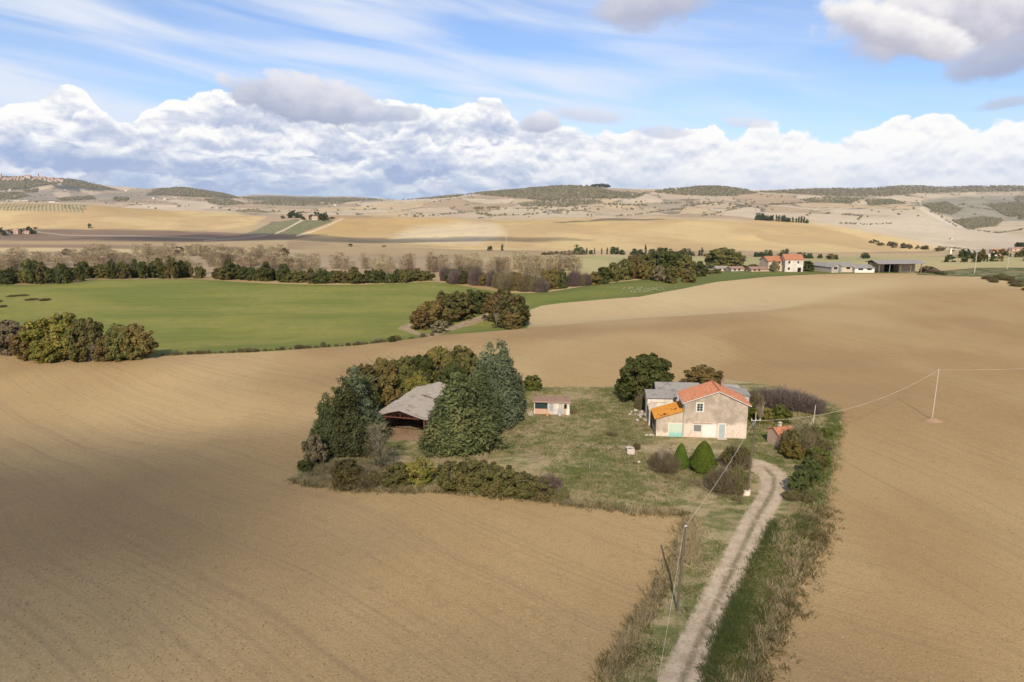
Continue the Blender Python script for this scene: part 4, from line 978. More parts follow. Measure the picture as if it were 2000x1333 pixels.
# --- far cypresses and pines below the golden hill
for u, v, h, w, kd in [(1126,497,19,7,'p'),(1135,497,16,7,'p'),(1146,497,13,2.2,'c'),(1154,497,9,5,'p'),(1161,497,13,1.5,'c'),(1175,497,13,1.5,'c'),(1186,497,14,2,'c'),(1197,497,16,6,'p'),(1205,497,15,5,'p'),(1215,498,11,6,'p'),(1239,498,14,7,'p'),(1250,498,12,7,'p'),(1260.5,498,21,2.4,'c'),(1273,498,13,8,'p'),(1288,498,16,7,'p'),(1297,498,13,7,'p'),(1310,498,12,6,'p'),(1324,499,8,5,'p'),(1335,499,15,7,'p'),(1346,499,14,7,'p'),(1353,500,9,4,'p'),(1366,500,12,2.4,'c'),(1371,500,17,2.6,'c'),(1393,500,14,1.2,'c'),(1478,502,10,6,'p'),(1486,502,11,6,'p'),(1495,502,14,6,'p'),(1504,501,14,5,'p'),(1528,502,14,7,'p'),(1536,502,17,5,'p'),(1561,505,13,6,'p'),(1571,505,12,5,'p'),(1581,505,12,7,'p'),(1601,505,10,5,'p'),(1633,507,11,4,'p'),(1690,505,13,8,'p'),(981,490,14,2.4,'c'),(1557,505,8,4,'p')]:
    pl('valley_pine' if kd == 'p' else 'valley_cypress', 'pine' if kd == 'p' else 'cyp', u, v, h, w, 'cypress', 'dark conical pine in the far row below the golden hill' if kd == 'p' else 'thin dark cypress in the far row below the golden hill', 'tree', 'pines below the golden hill' if kd == 'p' else 'cypresses below the golden hill', parts=False)
pl('valley_tree', 'small', 957, 490, 10, 6, 'cypress', 'lone round dark tree beside a cypress at the golden hill foot', 'tree', parts=False)
pl('valley_tree', 'small', 1622, 507, 12, 9, 'rust', 'brown round tree behind the long grey farm shed', 'tree', parts=False)
for k in range(26):
    u = 1062+k*3.1; pl('valley_scrub', 'small', u, 497+rs.random()*2, rs.uniform(4, 9), rs.uniform(3, 6), 'twig' if k % 4 else 'purple', 'bare brown scrub beside the far conifer row', 'bush', 'scrub beside the far conifer row', parts=False)
# right-hand hamlet trees
for k in range(34):
    u = 1874+rs.random()*150; v = rs.uniform(500, 513); pl('hamlet_tree', 'small', u, v, rs.uniform(8, 17), rs.uniform(5, 9), random.choice(['dark', 'dark', 'olive', 'cypress', 'rust']), 'dark leafy tree around the hamlet at the right edge', 'tree', 'trees around the right-hand hamlet', parts=False)
pl('hamlet_tree', 'small', 1855, 512, 14, 11, 'dark', 'lone round tree left of the right-hand hamlet', 'tree', parts=False)
for k in range(8): pl('hamlet_cypress', 'cyp', 1984+k*3, 486, 13, 3, 'cypress', 'cypress of the short dark row at the right picture edge', 'tree', 'cypress row at the right edge', parts=False)
for k in range(22):
    u = 1700+rs.random()*170; pl('gully_scrub', 'small', u, np.interp(u, [1700, 1780, 1870], [476, 486, 492])+rs.normal(), rs.uniform(4, 9), rs.uniform(4, 8), 'twig' if k % 3 else 'olive', 'brown scrub in the gully at the golden hill right flank', 'bush', 'scrub in the gully', parts=False)
# knoll farm trees and hilltop cypresses
for row in [(573,426,15,13,'cypress'),(584,426,12,9,'cypress'),(566,426,9,6,'cypress'),(552,427,6,5,'dark'),(608,427,8,6,'cypress'),(620,429,15,11,'cypress'),(632,430,14,10,'cypress'),(636,432,10,7,'dark'),(592,430,8,4,'cypress'),(650,428,4,6,'twig')]:
    pl('knoll_tree', 'small', *row[:5], 'round dark tree around the farm on the vineyard knoll', 'tree', 'trees on the vineyard knoll', parts=False)
for u, h, w in [(1480,14,6),(1487,13,6),(1494,10,5),(1499,10,5),(1504,10,5),(1509,11,2),(1516,12,2),(1521,11,2.5),(1527,11,3),(1532,12,4),(1540,8,5),(1548,9,2),(1555,8,2),(1560,11,2),(1565,12,2.2),(1570,11,2.2),(1576,7,4)]:
    pl('hilltop_cypress', 'cyp' if w < 4 else 'pine', u, 430+(u-1475)*.06, h*1.15, w, 'cypress', 'dark cypress of the grove on top of the golden hill', 'tree', 'cypress grove on the golden hill', parts=False)
for k in range(14): pl('crest_pine', 'small', 1158+k*2.4, 366, rs.uniform(6, 8), 3.5, 'cypress', 'pine of the small dark clump on the far skyline', 'tree', 'pine clump on the skyline', parts=False)
pl('valley_tree', 'small', 176, 446, 9, 4, 'dark', 'lone dark tree at the foot of the left golden hill', 'tree', parts=False)
for row in [(4,458,14,6,'cypress'),(20,456,8,6,'dark'),(44,456,10,7,'cypress'),(58,456,13,6,'cypress'),(64,457,8,7,'cypress'),(34,452,6,6,'dark'),(8,460,6,7,'dark'),(70,448,4,4,'dark')]:
    pl('homestead_tree', 'small', *row[:5], 'dark tree around the small homestead at the left edge', 'tree', 'trees around the left homestead', parts=False)
# --- far woods, copses and hedges: one mass of small crowns
ico_v = np.array([(0, 0, 1), (.89, 0, .45), (.28, .85, .45), (-.72, .53, .45), (-.72, -.53, .45), (.28, -.85, .45), (.72, .53, -.3), (-.28, .85, -.3), (-.89, 0, -.3), (-.28, -.85, -.3), (.72, -.53, -.3)])
ico_f = np.array([(0,1,2),(0,2,3),(0,3,4),(0,4,5),(0,5,1),(1,6,2),(2,7,3),(3,8,4),(4,9,5),(5,10,1),(2,6,7),(3,7,8),(4,8,9),(5,9,10),(1,10,6)])
vs, fs, ts = [], [], []; nv_ = 0
def farwood(pts, h0, h1, seed=1):
    global nv_
    rr = np.random.default_rng(seed)
    for p in pts:
        h = rr.uniform(h0, h1); v = ico_v*rr.uniform(.75, 1.25, ico_v.shape)*np.array([h*.62, h*.62, h*.55])+np.array([p[0], p[1], p[2]+h*.35])
        vs.append(v); fs.append(ico_f+nv_); nv_ += len(v); ts.append(np.full(len(v), rr.random()))
def fw(n, poly, h0=7, h1=13, y0=2600, y1=9500, seed=1): farwood(in_px(poly, int(n*1.7), y0, y1, seed+n), h0*1.15, h1*1.25, seed)
fw(1500, [(905,378),(960,370),(1030,363),(1100,360),(1170,366),(1190,374),(1260,380),(1240,388),(1150,388),(1060,392),(1000,386),(930,380)])
fw(260, [(1010,398),(1060,392),(1160,390),(1180,398),(1100,404),(1020,404)], 5, 9)
fw(620, [(1275,376),(1340,364),(1400,360),(1450,368),(1475,378),(1430,384),(1340,382)])
fw(160, [(800,390),(830,384),(870,382),(905,378),(905,384),(860,388)], 6, 11)
fw(1300, [(1475,376),(1560,370),(1640,368),(1700,366),(1750,362),(1850,362),(2010,364),(2010,374),(1900,376),(1800,378),(1730,384),(1640,384),(1560,380)], 6, 11)
fw(300, [(1690,392),(1740,390),(1770,398),(1700,402)], 5, 9)
fw(260, [(1560,390),(1620,386),(1690,388),(1660,398),(1580,396)], 5, 9)
fw(420, [(1800,400),(1850,395),(1880,410),(1860,420),(1830,415)], 5, 9)
fw(520, [(1860,432),(1920,425),(1960,430),(1945,442),(1890,448)], 5, 9)
fw(420, [(1925,400),(1990,395),(2020,420),(1970,425)], 5, 9)
fw(260, [(1980,385),(2020,380),(2020,430),(1990,430)], 5, 9)
fw(1500, [(-20,346),(90,347),(150,352),(205,366),(228,371),(150,366),(100,360),(40,370),(-20,372)], 7, 13, 5400, 8500)
fw(300, [(-20,378),(40,376),(60,384),(30,390),(-20,392)], 6, 10, 4200)
fw(120, [(45,371),(75,369),(72,376),(48,377)], 6, 10, 4200)
fw(160, [(110,388),(180,384),(190,390),(120,393)], 6, 10, 3800)
fw(60, [(222,388),(250,386),(250,392),(224,393)], 7, 11, 3800)
fw(1200, [(288,381),(310,370),(360,365),(420,373),(450,382),(470,388),(420,386),(350,383)], 6, 11, 5200)
fw(260, [(400,390),(440,388),(480,398),(440,402),(410,398)], 5, 9, 4200)
fw(300, [(480,398),(560,392),(640,395),(700,393),(640,402),(560,403)], 5, 10, 5000)
fw(120, [(455,415),(490,411),(530,418),(500,420)], 5, 8, 3000)
fw(900, [(470,388),(520,384),(600,386),(700,388),(750,390),(640,397),(560,398),(500,396)], 7, 13, 6500, 14400)
def hl(n, pts, h0=5, h1=9, y0=2600, seed=4, jit=1.0):
    rr = np.random.default_rng(seed+n); P_ = np.array(pts, float); L = np.cumsum([0]+[math.dist(P_[i], P_[i+1]) for i in range(len(P_)-1)]); out = []
    for _ in range(n):
        t = rr.random()*L[-1]; out.append(ground(np.interp(t, L, P_[:, 0])+rr.normal()*jit, np.interp(t, L, P_[:, 1])+rr.normal()*.5, y0, 9000))
    farwood(out, h0, h1, seed)
hl(90, [(800,426),(860,420),(930,412),(1060,407),(1130,402)]); hl(80, [(930,430),(960,422),(1040,420),(1070,414),(1150,404)])
hl(50, [(925,408),(975,406)], 8, 12); hl(24, [(930,418),(960,422)], 8, 12); hl(60, [(1200,424),(1240,420),(1300,412),(1340,408)]); hl(50, [(1290,398),(1390,395)])
hl(40, [(1180,400),(1260,402)], 8, 13, jit=2); hl(90, [(1330,404),(1400,396),(1450,402),(1420,408)], 6, 10); hl(60, [(1370,424),(1420,412),(1470,402)], 5, 8)
hl(90, [(1500,400),(1560,398),(1620,392)], 6, 10); hl(40, [(1640,437),(1700,439),(1740,437)], 4, 6, 2000); hl(40, [(1645,420),(1685,422),(1675,430)], 6, 9)
hl(60, [(1870,400),(1920,408),(1980,416)], 5, 8); hl(60, [(1890,448),(1950,456),(2000,448)], 4, 7); hl(70, [(1780,398),(1800,396),(1840,426),(1870,444)], 4, 7)
hl(60, [(60,393),(250,394),(330,396)], 4, 7, 3500); hl(60, [(250,385),(290,382),(400,392),(470,400)], 5, 8, 4000); hl(36, [(1830,483),(1880,487),(1890,488)], 2, 4, 900, jit=.5)
rr = np.random.default_rng(8)
sc_ = []
for _ in range(1000):
    u = rr.uniform(-20, 2020); v = rr.uniform(372, 425); p = ground(u, v, 2700, 9000)
    if p[1] > 2750 and fbm(np.array([p[0]/260.]), np.array([p[1]/260.]), 71, 2)[0] > .5: sc_.append(p+np.array([rr.normal()*12, rr.normal()*20, 0]))
for p in sc_: p[2] = float(height(p[0], p[1]))
farwood(sc_, 6, 13, 9)
m, g = material('far_wood_foliage'); fwc = g.mix(g.attr('v'), (.085, .085, .045), (.19, .155, .095))
finish(g, fwc, .95, None, .0)
tag(link('distant_woods', npmesh('distant_woods', np.concatenate(vs), np.concatenate(fs), [m], dict(v=np.concatenate(ts)))), 'dark woods, copses and hedges scattered over the far hills', 'woodland', kind='stuff')

# ------------------------------------------------------------------ grass tufts and weeds
def tufts(name, spots, per, hgt, spread, wd, mats, label, cat, lean=.35, seed=1):
    rs = np.random.default_rng(seed); S = np.asarray(spots); n = len(S)*per
    k = np.repeat(np.arange(len(S)), per); hs = S[k, 3] if S.shape[1] > 3 else 1.
    b = S[k, :3]+np.concatenate([rs.normal(size=(n, 2))*spread, np.zeros((n, 1))], 1)
    ld = rs.normal(size=(len(S), 2))*lean
    d = np.concatenate([ld[k]*.7+rs.normal(size=(n, 2))*lean, np.ones((n, 1))], 1)
    h = (hgt*(.45+.75*rs.random(n))*hs)[:, None]
    a = rs.random(n)*6.283; w = np.stack([np.cos(a), np.sin(a), np.zeros(n)], 1)*wd
    mid = b+d*h*.55; tip = b+d*h+np.concatenate([ld[k]*h*.5, -h*.12], 1)
    v = np.stack([b-w, b+w, mid+w*.7, mid-w*.7, tip], 1).reshape(-1, 3)
    i = np.arange(n)*5
    q = np.stack([i, i+1, i+2, i+3], 1); t = np.stack([i+3, i+2, i+4], 1)
    tone = np.repeat(np.clip(rs.random(len(S))[k]*.6+rs.random(n)*.4, 0, 1), 5)
    me = npmesh(name, v, [q, t], [LM[mats]], dict(v=tone))
    return tag(link(name, me), label, cat, kind='stuff')
def inside(poly, n, seed, sink=.04, thr=None, freq=.12, inset=None):
    rs = np.random.default_rng(seed); P_ = np.array(poly); out = []
    lo = P_.min(0); hi = P_.max(0)
    X_ = rs.uniform(lo[0], hi[0], n*6); Y_ = rs.uniform(lo[1], hi[1], n*6)
    k = inpoly(P_, X_, Y_); X_ = X_[k]; Y_ = Y_[k]
    dt = sdf(mainW, X_, Y_) > .25
    X_ = X_[dt]; Y_ = Y_[dt]
    nn = fbm(X_*freq, Y_*freq, seed, 3)
    if thr is not None: kk = nn > thr; X_ = X_[kk]; Y_ = Y_[kk]; nn = nn[kk]
    X_ = X_[:n]; Y_ = Y_[:n]; nn = nn[:n]
    return np.stack([X_, Y_, height(X_, Y_)-sink, .6+nn*.8], 1)
def along(pts, n, wd, seed, sink=.04, off=0.):
    rs = np.random.default_rng(seed); P_ = np.array(pts); L = np.cumsum([0]+[math.dist(P_[i], P_[i+1]) for i in range(len(P_)-1)])
    t = rs.random(n)*L[-1]; X_ = np.interp(t, L, P_[:, 0])+rs.normal(size=n)*wd; Y_ = np.interp(t, L, P_[:, 1])+rs.normal(size=n)*wd
    hs = .5+fbm(t*.35, t*0, seed, 3)
    return np.stack([X_, Y_, height(X_, Y_)-sink, hs], 1)
LEFTV = W([(1347,1018),(1340,1050),(1318,1095),(1290,1152),(1250,1218),(1205,1290),(1180,1340)])
RIGHTE = np.array(W([(1644,806),(1634,870),(1622,930),(1606,990),(1594,1040),(1588,1062),(1560,1108),(1530,1168),(1508,1228),(1482,1285),(1462,1340)]))
FRONT = W([(576,936),(600,946),(640,951),(700,956),(780,958),(850,958),(950,965),(1060,977),(1160,990),(1240,1000),(1335,1004)])
RV = W([(1530,1010),(1590,1010),(1580,1060),(1540,1140),(1500,1230),(1465,1340),(1392,1340),(1430,1220),(1480,1110)])
tufts('tall_dry_grass', np.concatenate([along(LEFTV, 380, .24, 2), along(RIGHTE[5:], 170, .5, 3), inside(RV, 260, 43, thr=.55, freq=.22), along(RIGHTE[:6], 120, .5, 5), along(FRONT, 260, .4, 4), along(W([(1352,1010),(1350,1060),(1345,1100)]), 200, .5, 6)]), 20, .62, .24, .018, 'straw', 'tall straw coloured grass standing along the verge edges', 'dry grass', .30)
tufts('reddish_weeds', np.concatenate([along(LEFTV, 260, .25, 12), along(RIGHTE[4:], 130, .4, 13), along(FRONT, 600, .35, 14), inside(W([(600,900),(700,900),(860,930),(850,955),(700,953),(590,940)]), 700, 15), inside(W([(1290,925),(1440,960),(1450,985),(1300,935)]), 160, 16)]), 18, .42, .22, .022, 'twig', 'low reddish brown weeds along the field margins', 'weeds', .45, 2)
tufts('verge_grass', np.concatenate([inside(yardW, 15000, 21, thr=.46), inside(W([(1560,1000),(1600,1000),(1590,1060),(1500,1240),(1460,1340),(1385,1340),(1440,1180),(1500,1060)]), 3000, 22)]), 8, .26, .25, .022, 'fresh', 'short green grass growing over the farmyard and verges', 'grass', .6, 3)
tufts('straw_grass', np.concatenate([inside(yardW, 13000, 31, thr=.44), inside(W([(1545,985),(1600,1000),(1590,1060),(1500,1240),(1460,1340),(1385,1340),(1440,1180),(1500,1060)]), 1600, 32)]), 8, .28, .25, .020, 'straw', 'short dead grass mixed through the farmyard turf', 'dry grass', .6, 4)
tufts('ditch_weeds', np.concatenate([inside(RV, 900, 41, thr=.5, freq=.3), along(W([(1520,1020),(1480,1100),(1440,1190),(1405,1270),(1385,1335)]), 900, .35, 42)]), 14, .36, .22, .024, 'dark', 'thick olive weeds in the ditch right of the track', 'weeds', .5, 5)
tufts('verge_weeds', np.concatenate([along(RIGHTE[3:], 700, .9, 61), along(LEFTV, 260, .5, 62), along(FRONT, 420, .5, 63)]), 14, .42, .25, .024, 'olive', 'olive green weeds growing through the dry margins', 'weeds', .5, 8)
tufts('yard_weeds', inside(yardW, 900, 71, thr=.56, freq=.2), 16, .30, .30, .024, 'dark', 'dark weed patches scattered over the farmyard turf', 'weeds', .5, 9)
tufts('corner_grass', along(RIGHTE[:4]-np.array([1.2, .3]), 800, .7, 81), 14, .34, .28, .024, 'fresh', 'thick green grass in the right corner of the yard', 'grass', .5, 10)
tufts('crown_grass', along(TL_, 900, .16, 51), 8, .13, .12, .016, 'twig', 'thin dead grass along the crown of the track', 'dry grass', .5, 6)
# stones and clods on the bare fields
rs = np.random.default_rng(77)
def stones(name, pts, s0, s1, colr, label, seed):
    rr = np.random.default_rng(seed); V_ = []; Fa = []; n = 0
    for p in pts:
        s = rr.uniform(s0, s1); V_.append(ico_v*rr.uniform(.6, 1.3, ico_v.shape)*s*np.array([1, 1, .6])+np.array([p[0], p[1], p[2]+s*.15])); Fa.append(ico_f+n); n += len(ico_v)
    m, g = material(name+'_mat'); finish(g, colr, .95, None, .1)
    tag(link(name, npmesh(name, np.concatenate(V_), np.concatenate(Fa), [m])), label, 'clods' if 'clod' in name else 'stones', kind='stuff')
X_ = rs.uniform(-70, 95, 60000); Y_ = rs.uniform(38, 110, 60000)
k = (np.abs(X_) < Y_*.85) & (sdf(yardW, X_, Y_) > .3); X_ = X_[k][:15000]; Y_ = Y_[k][:15000]
stones('soil_clods', np.stack([X_, Y_, height(X_, Y_)-.01], 1), .03, .09, (.225, .155, .082), 'scattered clay clods on the harrowed field', 5)
k = rs.choice(len(X_), 200, replace=False)
stones('pale_field_stones', np.stack([X_[k], Y_[k], height(X_[k], Y_[k])], 1), .02, .06, (.52, .45, .35), 'small pale stones lying on the harrowed field', 6)
pp = np.array([ground(u, v) for u, v in zip(rs.normal(1258, 30, 150), rs.normal(566, 3, 150))]+[ground(u, v) for u, v in zip(rs.normal(1395, 14, 14), rs.normal(556, 1.5, 14))])
stones('chalk_stones', pp, .07, .2, (.44, .38, .29), 'white stones scattered on the green slope below the wood', 7)
# ------------------------------------------------------------------ building materials
def objpos(g): return g.node('TexCoord').outputs['Object']
def plaster(name, c, dirt, low=None, lowz=2.0, streak=.6, brickish=False):
    m, g = material(name); P_ = objpos(g); s = g.node('SeparateXYZ'); g.l.new(P_, s.inputs[0]); z = s.outputs[2]
    n1 = g.noise(g.map(P_, sc=(.7, .7, .5)), 1., 6, .65, .5); n2 = g.noise(g.map(P_, sc=(1.9, 1.9, .55)), 1., 4, .6); n3 = g.noise(P_, 5., 4, .6)
    col = g.mix(g.sm(n1, .40, .62), c, tuple(k*.72 for k in c))
    col = g.mix(g.m('MULTIPLY', g.sm(n3, .50, .66), .35), col, tuple(k*.7 for k in c))
    col = g.mix(g.m('MULTIPLY', g.sm(n2, .46, .70), streak), col, dirt)
    if low:
        lz = g.m('ADD', z, g.m('MULTIPLY', g.m('SUBTRACT', n1, .5), 1.8))
        lowc = g.mix(g.sm(n3, .48, .62), low, (.50, .36, .26))
        lowc = g.mix(g.m('MULTIPLY', g.sm(n2, .5, .7), .3), lowc, dirt)
        col = g.mix(g.sm(lz, lowz+.35, lowz-.35), col, lowc)
    col = g.mix(g.m('MULTIPLY', g.sm(g.m('ADD', z, g.m('MULTIPLY', n3, .6)), .75, .1), .5), col, (.30, .235, .17))
    finish(g, col, .93, g.bump(n3, .4, .03), .1); return m
def brick(name, a, b, mortar=(.42, .36, .29), sc=3.2):
    m, g = material(name); P_ = objpos(g); s = g.node('SeparateXYZ'); g.l.new(P_, s.inputs[0])
    v = g.xyz(g.m('ADD', s.outputs[0], s.outputs[1]), s.outputs[2], 0.)
    bt = g.node('TexBrick', {'Color1': (*a, 1), 'Color2': (*b, 1), 'Mortar': (*mortar, 1), 'Scale': sc, 'Mortar Size': .03}); g.l.new(v, bt.inputs['Vector'])
    n = g.noise(P_, 1.3, 5, .6); col = g.mix(g.m('MULTIPLY', g.sm(n, .45, .65), .5), bt.outputs[0], (.40, .33, .26)); finish(g, col, .93, None, .1); return m
def tiles(name, a, b, moss=(.22, .17, .10), ms=.25):
    m, g = material(name); P_ = objpos(g)
    n = g.noise(P_, 6., 2, .5); n2 = g.noise(P_, .8, 5, .6); n3 = g.noise(P_, 2.4, 4, .6)
    col = g.mix(g.sm(n, .38, .62), a, b); col = g.mix(g.m('MULTIPLY', g.sm(n2, .52, .68), ms*1.6), col, moss); col = g.mix(g.m('MULTIPLY', g.sm(n3, .55, .7), .3), col, tuple(k*1.25 for k in b))
    finish(g, col, .9, None, .1); return m
def plain(name, c, rough=.85, var=.25, metal=0., sc=2.5):
    m, g = material(name); n = g.noise(objpos(g), sc, 5, .62); finish(g, g.mix(n, tuple(k*(1-var) for k in c), tuple(min(1, k*(1+var)) for k in c)), rough, None, .2, metal); return m
MB_ = dict(
 house=plaster('stained_beige_plaster', (.41, .33, .25), (.22, .175, .13), (.58, .475, .38), 2.15, .45),
 annex=plaster('patched_plaster', (.44, .355, .26), (.30, .235, .165), (.62, .52, .42), .7),
 side=plaster('shaded_grey_plaster', (.50, .46, .42), (.30, .27, .23)),
 white=plaster('whitewashed_wall', (.60, .53, .44), (.42, .34, .27), None, 1, .45),
 stone=brick('rough_stone_wall', (.30, .265, .22), (.40, .35, .29), (.33, .29, .24), 2.4),
 brick=brick('old_brick_wall', (.36, .20, .13), (.44, .28, .19)),
 obrick=brick('orange_hollow_brick', (.46, .20, .10), (.52, .30, .19), (.45, .33, .25), 4),
 tile=tiles('terracotta_roof_tiles', (.30, .105, .05), (.42, .19, .11), ms=.4), tilold=tiles('weathered_roof_tiles', (.22, .12, .085), (.30, .20, .15), (.25, .21, .16), .5),
 lichen=tiles('orange_lichen_roof', (.36, .145, .022), (.46, .21, .04), (.34, .13, .05), .5),
 fibre=tiles('grey_fibre_cement', (.22, .20, .18), (.28, .255, .23), (.15, .135, .115), .5), barnroof=tiles('pale_fibre_cement', (.25, .215, .18), (.31, .27, .225), (.18, .145, .115), .5),
 rust=plain('rusty_red_steel', (.13, .045, .03)), dark=plain('dark_interior', (.012, .011, .010)), glass=plain('dark_window_glass', (.025, .032, .036), .15, .3),
 shut=plain('grey_shutter_paint', (.17, .165, .145)), frame=plain('faded_green_white_paint', (.40, .44, .38)), trim=plain('white_surround_paint', (.56, .50, .42)),
 bluedoor=plain('faded_blue_door_paint', (.30, .34, .33), .8, .35, sc=5), turq=None, conc=plain('pale_concrete', (.46, .39, .32)), wood=plain('old_grey_wood', (.20, .165, .12)),
 polew=plain('weathered_pole_wood', (.10, .085, .058), .9, .35, sc=4), polec=plain('pale_pole_concrete', (.42, .35, .27)), wire=plain('wire_pale', (.50, .44, .36), .6), earth=plain('barn_earth_floor', (.27, .175, .11), .95, .3), hay=plain('hay_straw', (.34, .20, .09), .95, .4, sc=6),
 metal=plain('dull_galvanised_metal', (.42, .42, .41), .5, .2, .5), farwall=plain('far_wall_plaster', (.46, .38, .28)), farpink=plain('far_wall_pink', (.42, .30, .22)), farroof=plain('far_roof_tiles', (.30, .19, .14)), fargrey=plain('far_roof_grey', (.34, .32, .29)),
 tarp=plain('dark_green_tarpaulin', (.02, .035, .035)), black=plain('black_cable', (.06, .055, .05)), clay=plain('orange_clay', (.62, .27, .13)), wht=plain('chalky_white', (.62, .56, .49)))
m, g = material('turquoise_door_paint'); P_ = objpos(g); s = g.node('SeparateXYZ'); g.l.new(P_, s.inputs[0]); n = g.noise(P_, 1.6, 5, .6)
finish(g, g.mix(g.sm(g.m('ADD', s.outputs[2], g.m('MULTIPLY', n, .5)), 1.15, .75), (.42, .48, .36), (.24, .43, .37)), .85, None, .15); MB_['turq'] = m

class MB:
    """collects simple shapes into one mesh"""
    def __init__(s): s.v = []; s.f = []; s.n = 0
    def add(s, v, f):
        s.v.append(np.asarray(v, float)); s.f += [tuple(i+s.n for i in q) for q in f]; s.n += len(v); return s
    def box(s, x0, y0, z0, x1, y1, z1):
        v = [(x0, y0, z0), (x1, y0, z0), (x1, y1, z0), (x0, y1, z0), (x0, y0, z1), (x1, y0, z1), (x1, y1, z1), (x0, y1, z1)]
        return s.add(v, [(0, 3, 2, 1), (4, 5, 6, 7), (0, 1, 5, 4), (1, 2, 6, 5), (2, 3, 7, 6), (3, 0, 4, 7)])
    def prism(s, poly, y0, y1):          # polygon in x/z extruded along y
        n = len(poly); v = [(a, y0, b) for a, b in poly]+[(a, y1, b) for a, b in poly]
        return s.add(v, [tuple(range(n)), tuple(range(2*n-1, n-1, -1))]+[(i, i+n, (i+1) % n+n, (i+1) % n) for i in range(n)])
    def prismx(s, poly, x0, x1):         # polygon in y/z extruded along x
        n = len(poly); v = [(x0, a, b) for a, b in poly]+[(x1, a, b) for a, b in poly]
        return s.add(v, [tuple(range(n-1, -1, -1)), tuple(range(n, 2*n))]+[(i, (i+1) % n, (i+1) % n+n, i+n) for i in range(n)])
    def tube(s, p0, p1, r0, r1=None, n=8):
        v, f = tubes([(p0, p1, r0, r1 if r1 is not None else r0)], n); f = [tuple(q) for q in f]+[tuple(range(n))[::-1], tuple(range(n, 2*n))]
        return s.add(v, f)
    def sheet(s, a, b, c, d, th=.05, corr=0., pitch=.25, sag=0., seed=0):
        """roof slope with corners a,b along the eave, d,c along the ridge (a->d up the slope); corrugations run up the slope"""
        a, b, c, d = [np.asarray(k, float) for k in (a, b, c, d)]; L = np.linalg.norm(b-a); rs = np.random.default_rng(seed)
        nu = max(2, int(L/pitch*4)) if corr else 24; nv = 10
        nrm = unit(np.cross(b-a, d-a)); nrm = nrm if nrm[2] > 0 else -nrm
        U, V_ = np.meshgrid(np.linspace(0, 1, nu+1), np.linspace(0, 1, nv+1))
        p = (a*(1-U[..., None])+b*U[..., None])*(1-V_[..., None])+(d*(1-U[..., None])+c*U[..., None])*V_[..., None]
        wob = (fbm(U*L*.35+seed, V_*3+seed, seed, 3)-.5)*2*sag
        o = corr*np.cos(U*L/pitch*2*math.pi)+wob+(.012*(np.floor(V_*nv) % 2) if corr else 0)
        top = (p+nrm*o[..., None]).reshape(-1, 3); bot = (p+nrm*(o-th)[..., None]).reshape(-1, 3)
        i = np.arange((nu+1)*(nv+1)).reshape(nv+1, nu+1); f = []; N_ = len(top)
        for q in np.stack([i[:-1, :-1], i[:-1, 1:], i[1:, 1:], i[1:, :-1]], -1).reshape(-1, 4): f.append(tuple(q)); f.append(tuple(q[::-1]+N_))
        ring = list(i[0, :])+list(i[1:, -1])+list(i[-1, -2::-1])+list(i[-2:0:-1, 0])
        for k in range(len(ring)): k2 = (k+1) % len(ring); f.append((ring[k2], ring[k], ring[k]+N_, ring[k2]+N_))
        return s.add(np.concatenate([top, bot]), [tuple(int(t) for t in q) for q in f])
    def build(s, name, mat, parent=None, label=None, loc=None):
        me = bpy.data.meshes.new(name); me.from_pydata([tuple(map(float, q)) for q in np.concatenate(s.v)], [], s.f); me.materials.append(MB_[mat] if isinstance(mat, str) else mat); me.update()
        o = link(name, me, parent, loc)
        if label: o['label'] = label
        return o
def base(name, label, cat, p, rz=0, group=None):
    o = link(name, None, loc=tuple(map(float, p)), rz=rz); return tag(o, label, cat, group)
def opening(root, x0, z0, x1, z1, y=0, kind='window', mat='frame', pane='glass', nx=2, nz=3, surround=None, fr=.06, axis='x'):
    """a window set in the wall face y (axis x) or on a side wall (axis y)"""
    def bx(mb, a, b, c, d, o0, o1):
        if axis == 'x': mb.box(a, y-o1, b, c, y-o0, d)
        else: mb.box(y-o1, a, b, y-o0, c, d)
    f = MB()
    for a, b, c, d in [(x0, z0, x1, z0+fr), (x0, z1-fr, x1, z1), (x0, z0+fr, x0+fr, z1-fr), (x1-fr, z0+fr, x1, z1-fr)]: bx(f, a, b, c, d, 0, .05)
    for i in range(1, nx): c = x0+(x1-x0)*i/nx; bx(f, c-.035, z0+fr, c+.035, z1-fr, 0, .048)
    for j in range(1, nz): c = z0+(z1-z0)*j/nz; bx(f, x0+fr, c-.02, x1-fr, c+.02, 0, .043)
    w = f.build(kind, mat, root)
    pn = MB(); bx(pn, x0+fr*.5, z0+fr*.5, x1-fr*.5, z1-fr*.5, 0, .022); pn.build('pane' if kind == 'window' else 'panel', pane, w)
    if surround:
        q = MB(); t = .13
        for a, b, c, d in [(x0-t, z0-t, x1+t, z0), (x0-t, z1, x1+t, z1+t), (x0-t, z0, x0, z1), (x1, z0, x1+t, z1)]: bx(q, a, b, c, d, 0, .03)
        q.build('surround', surround, w)
    return w

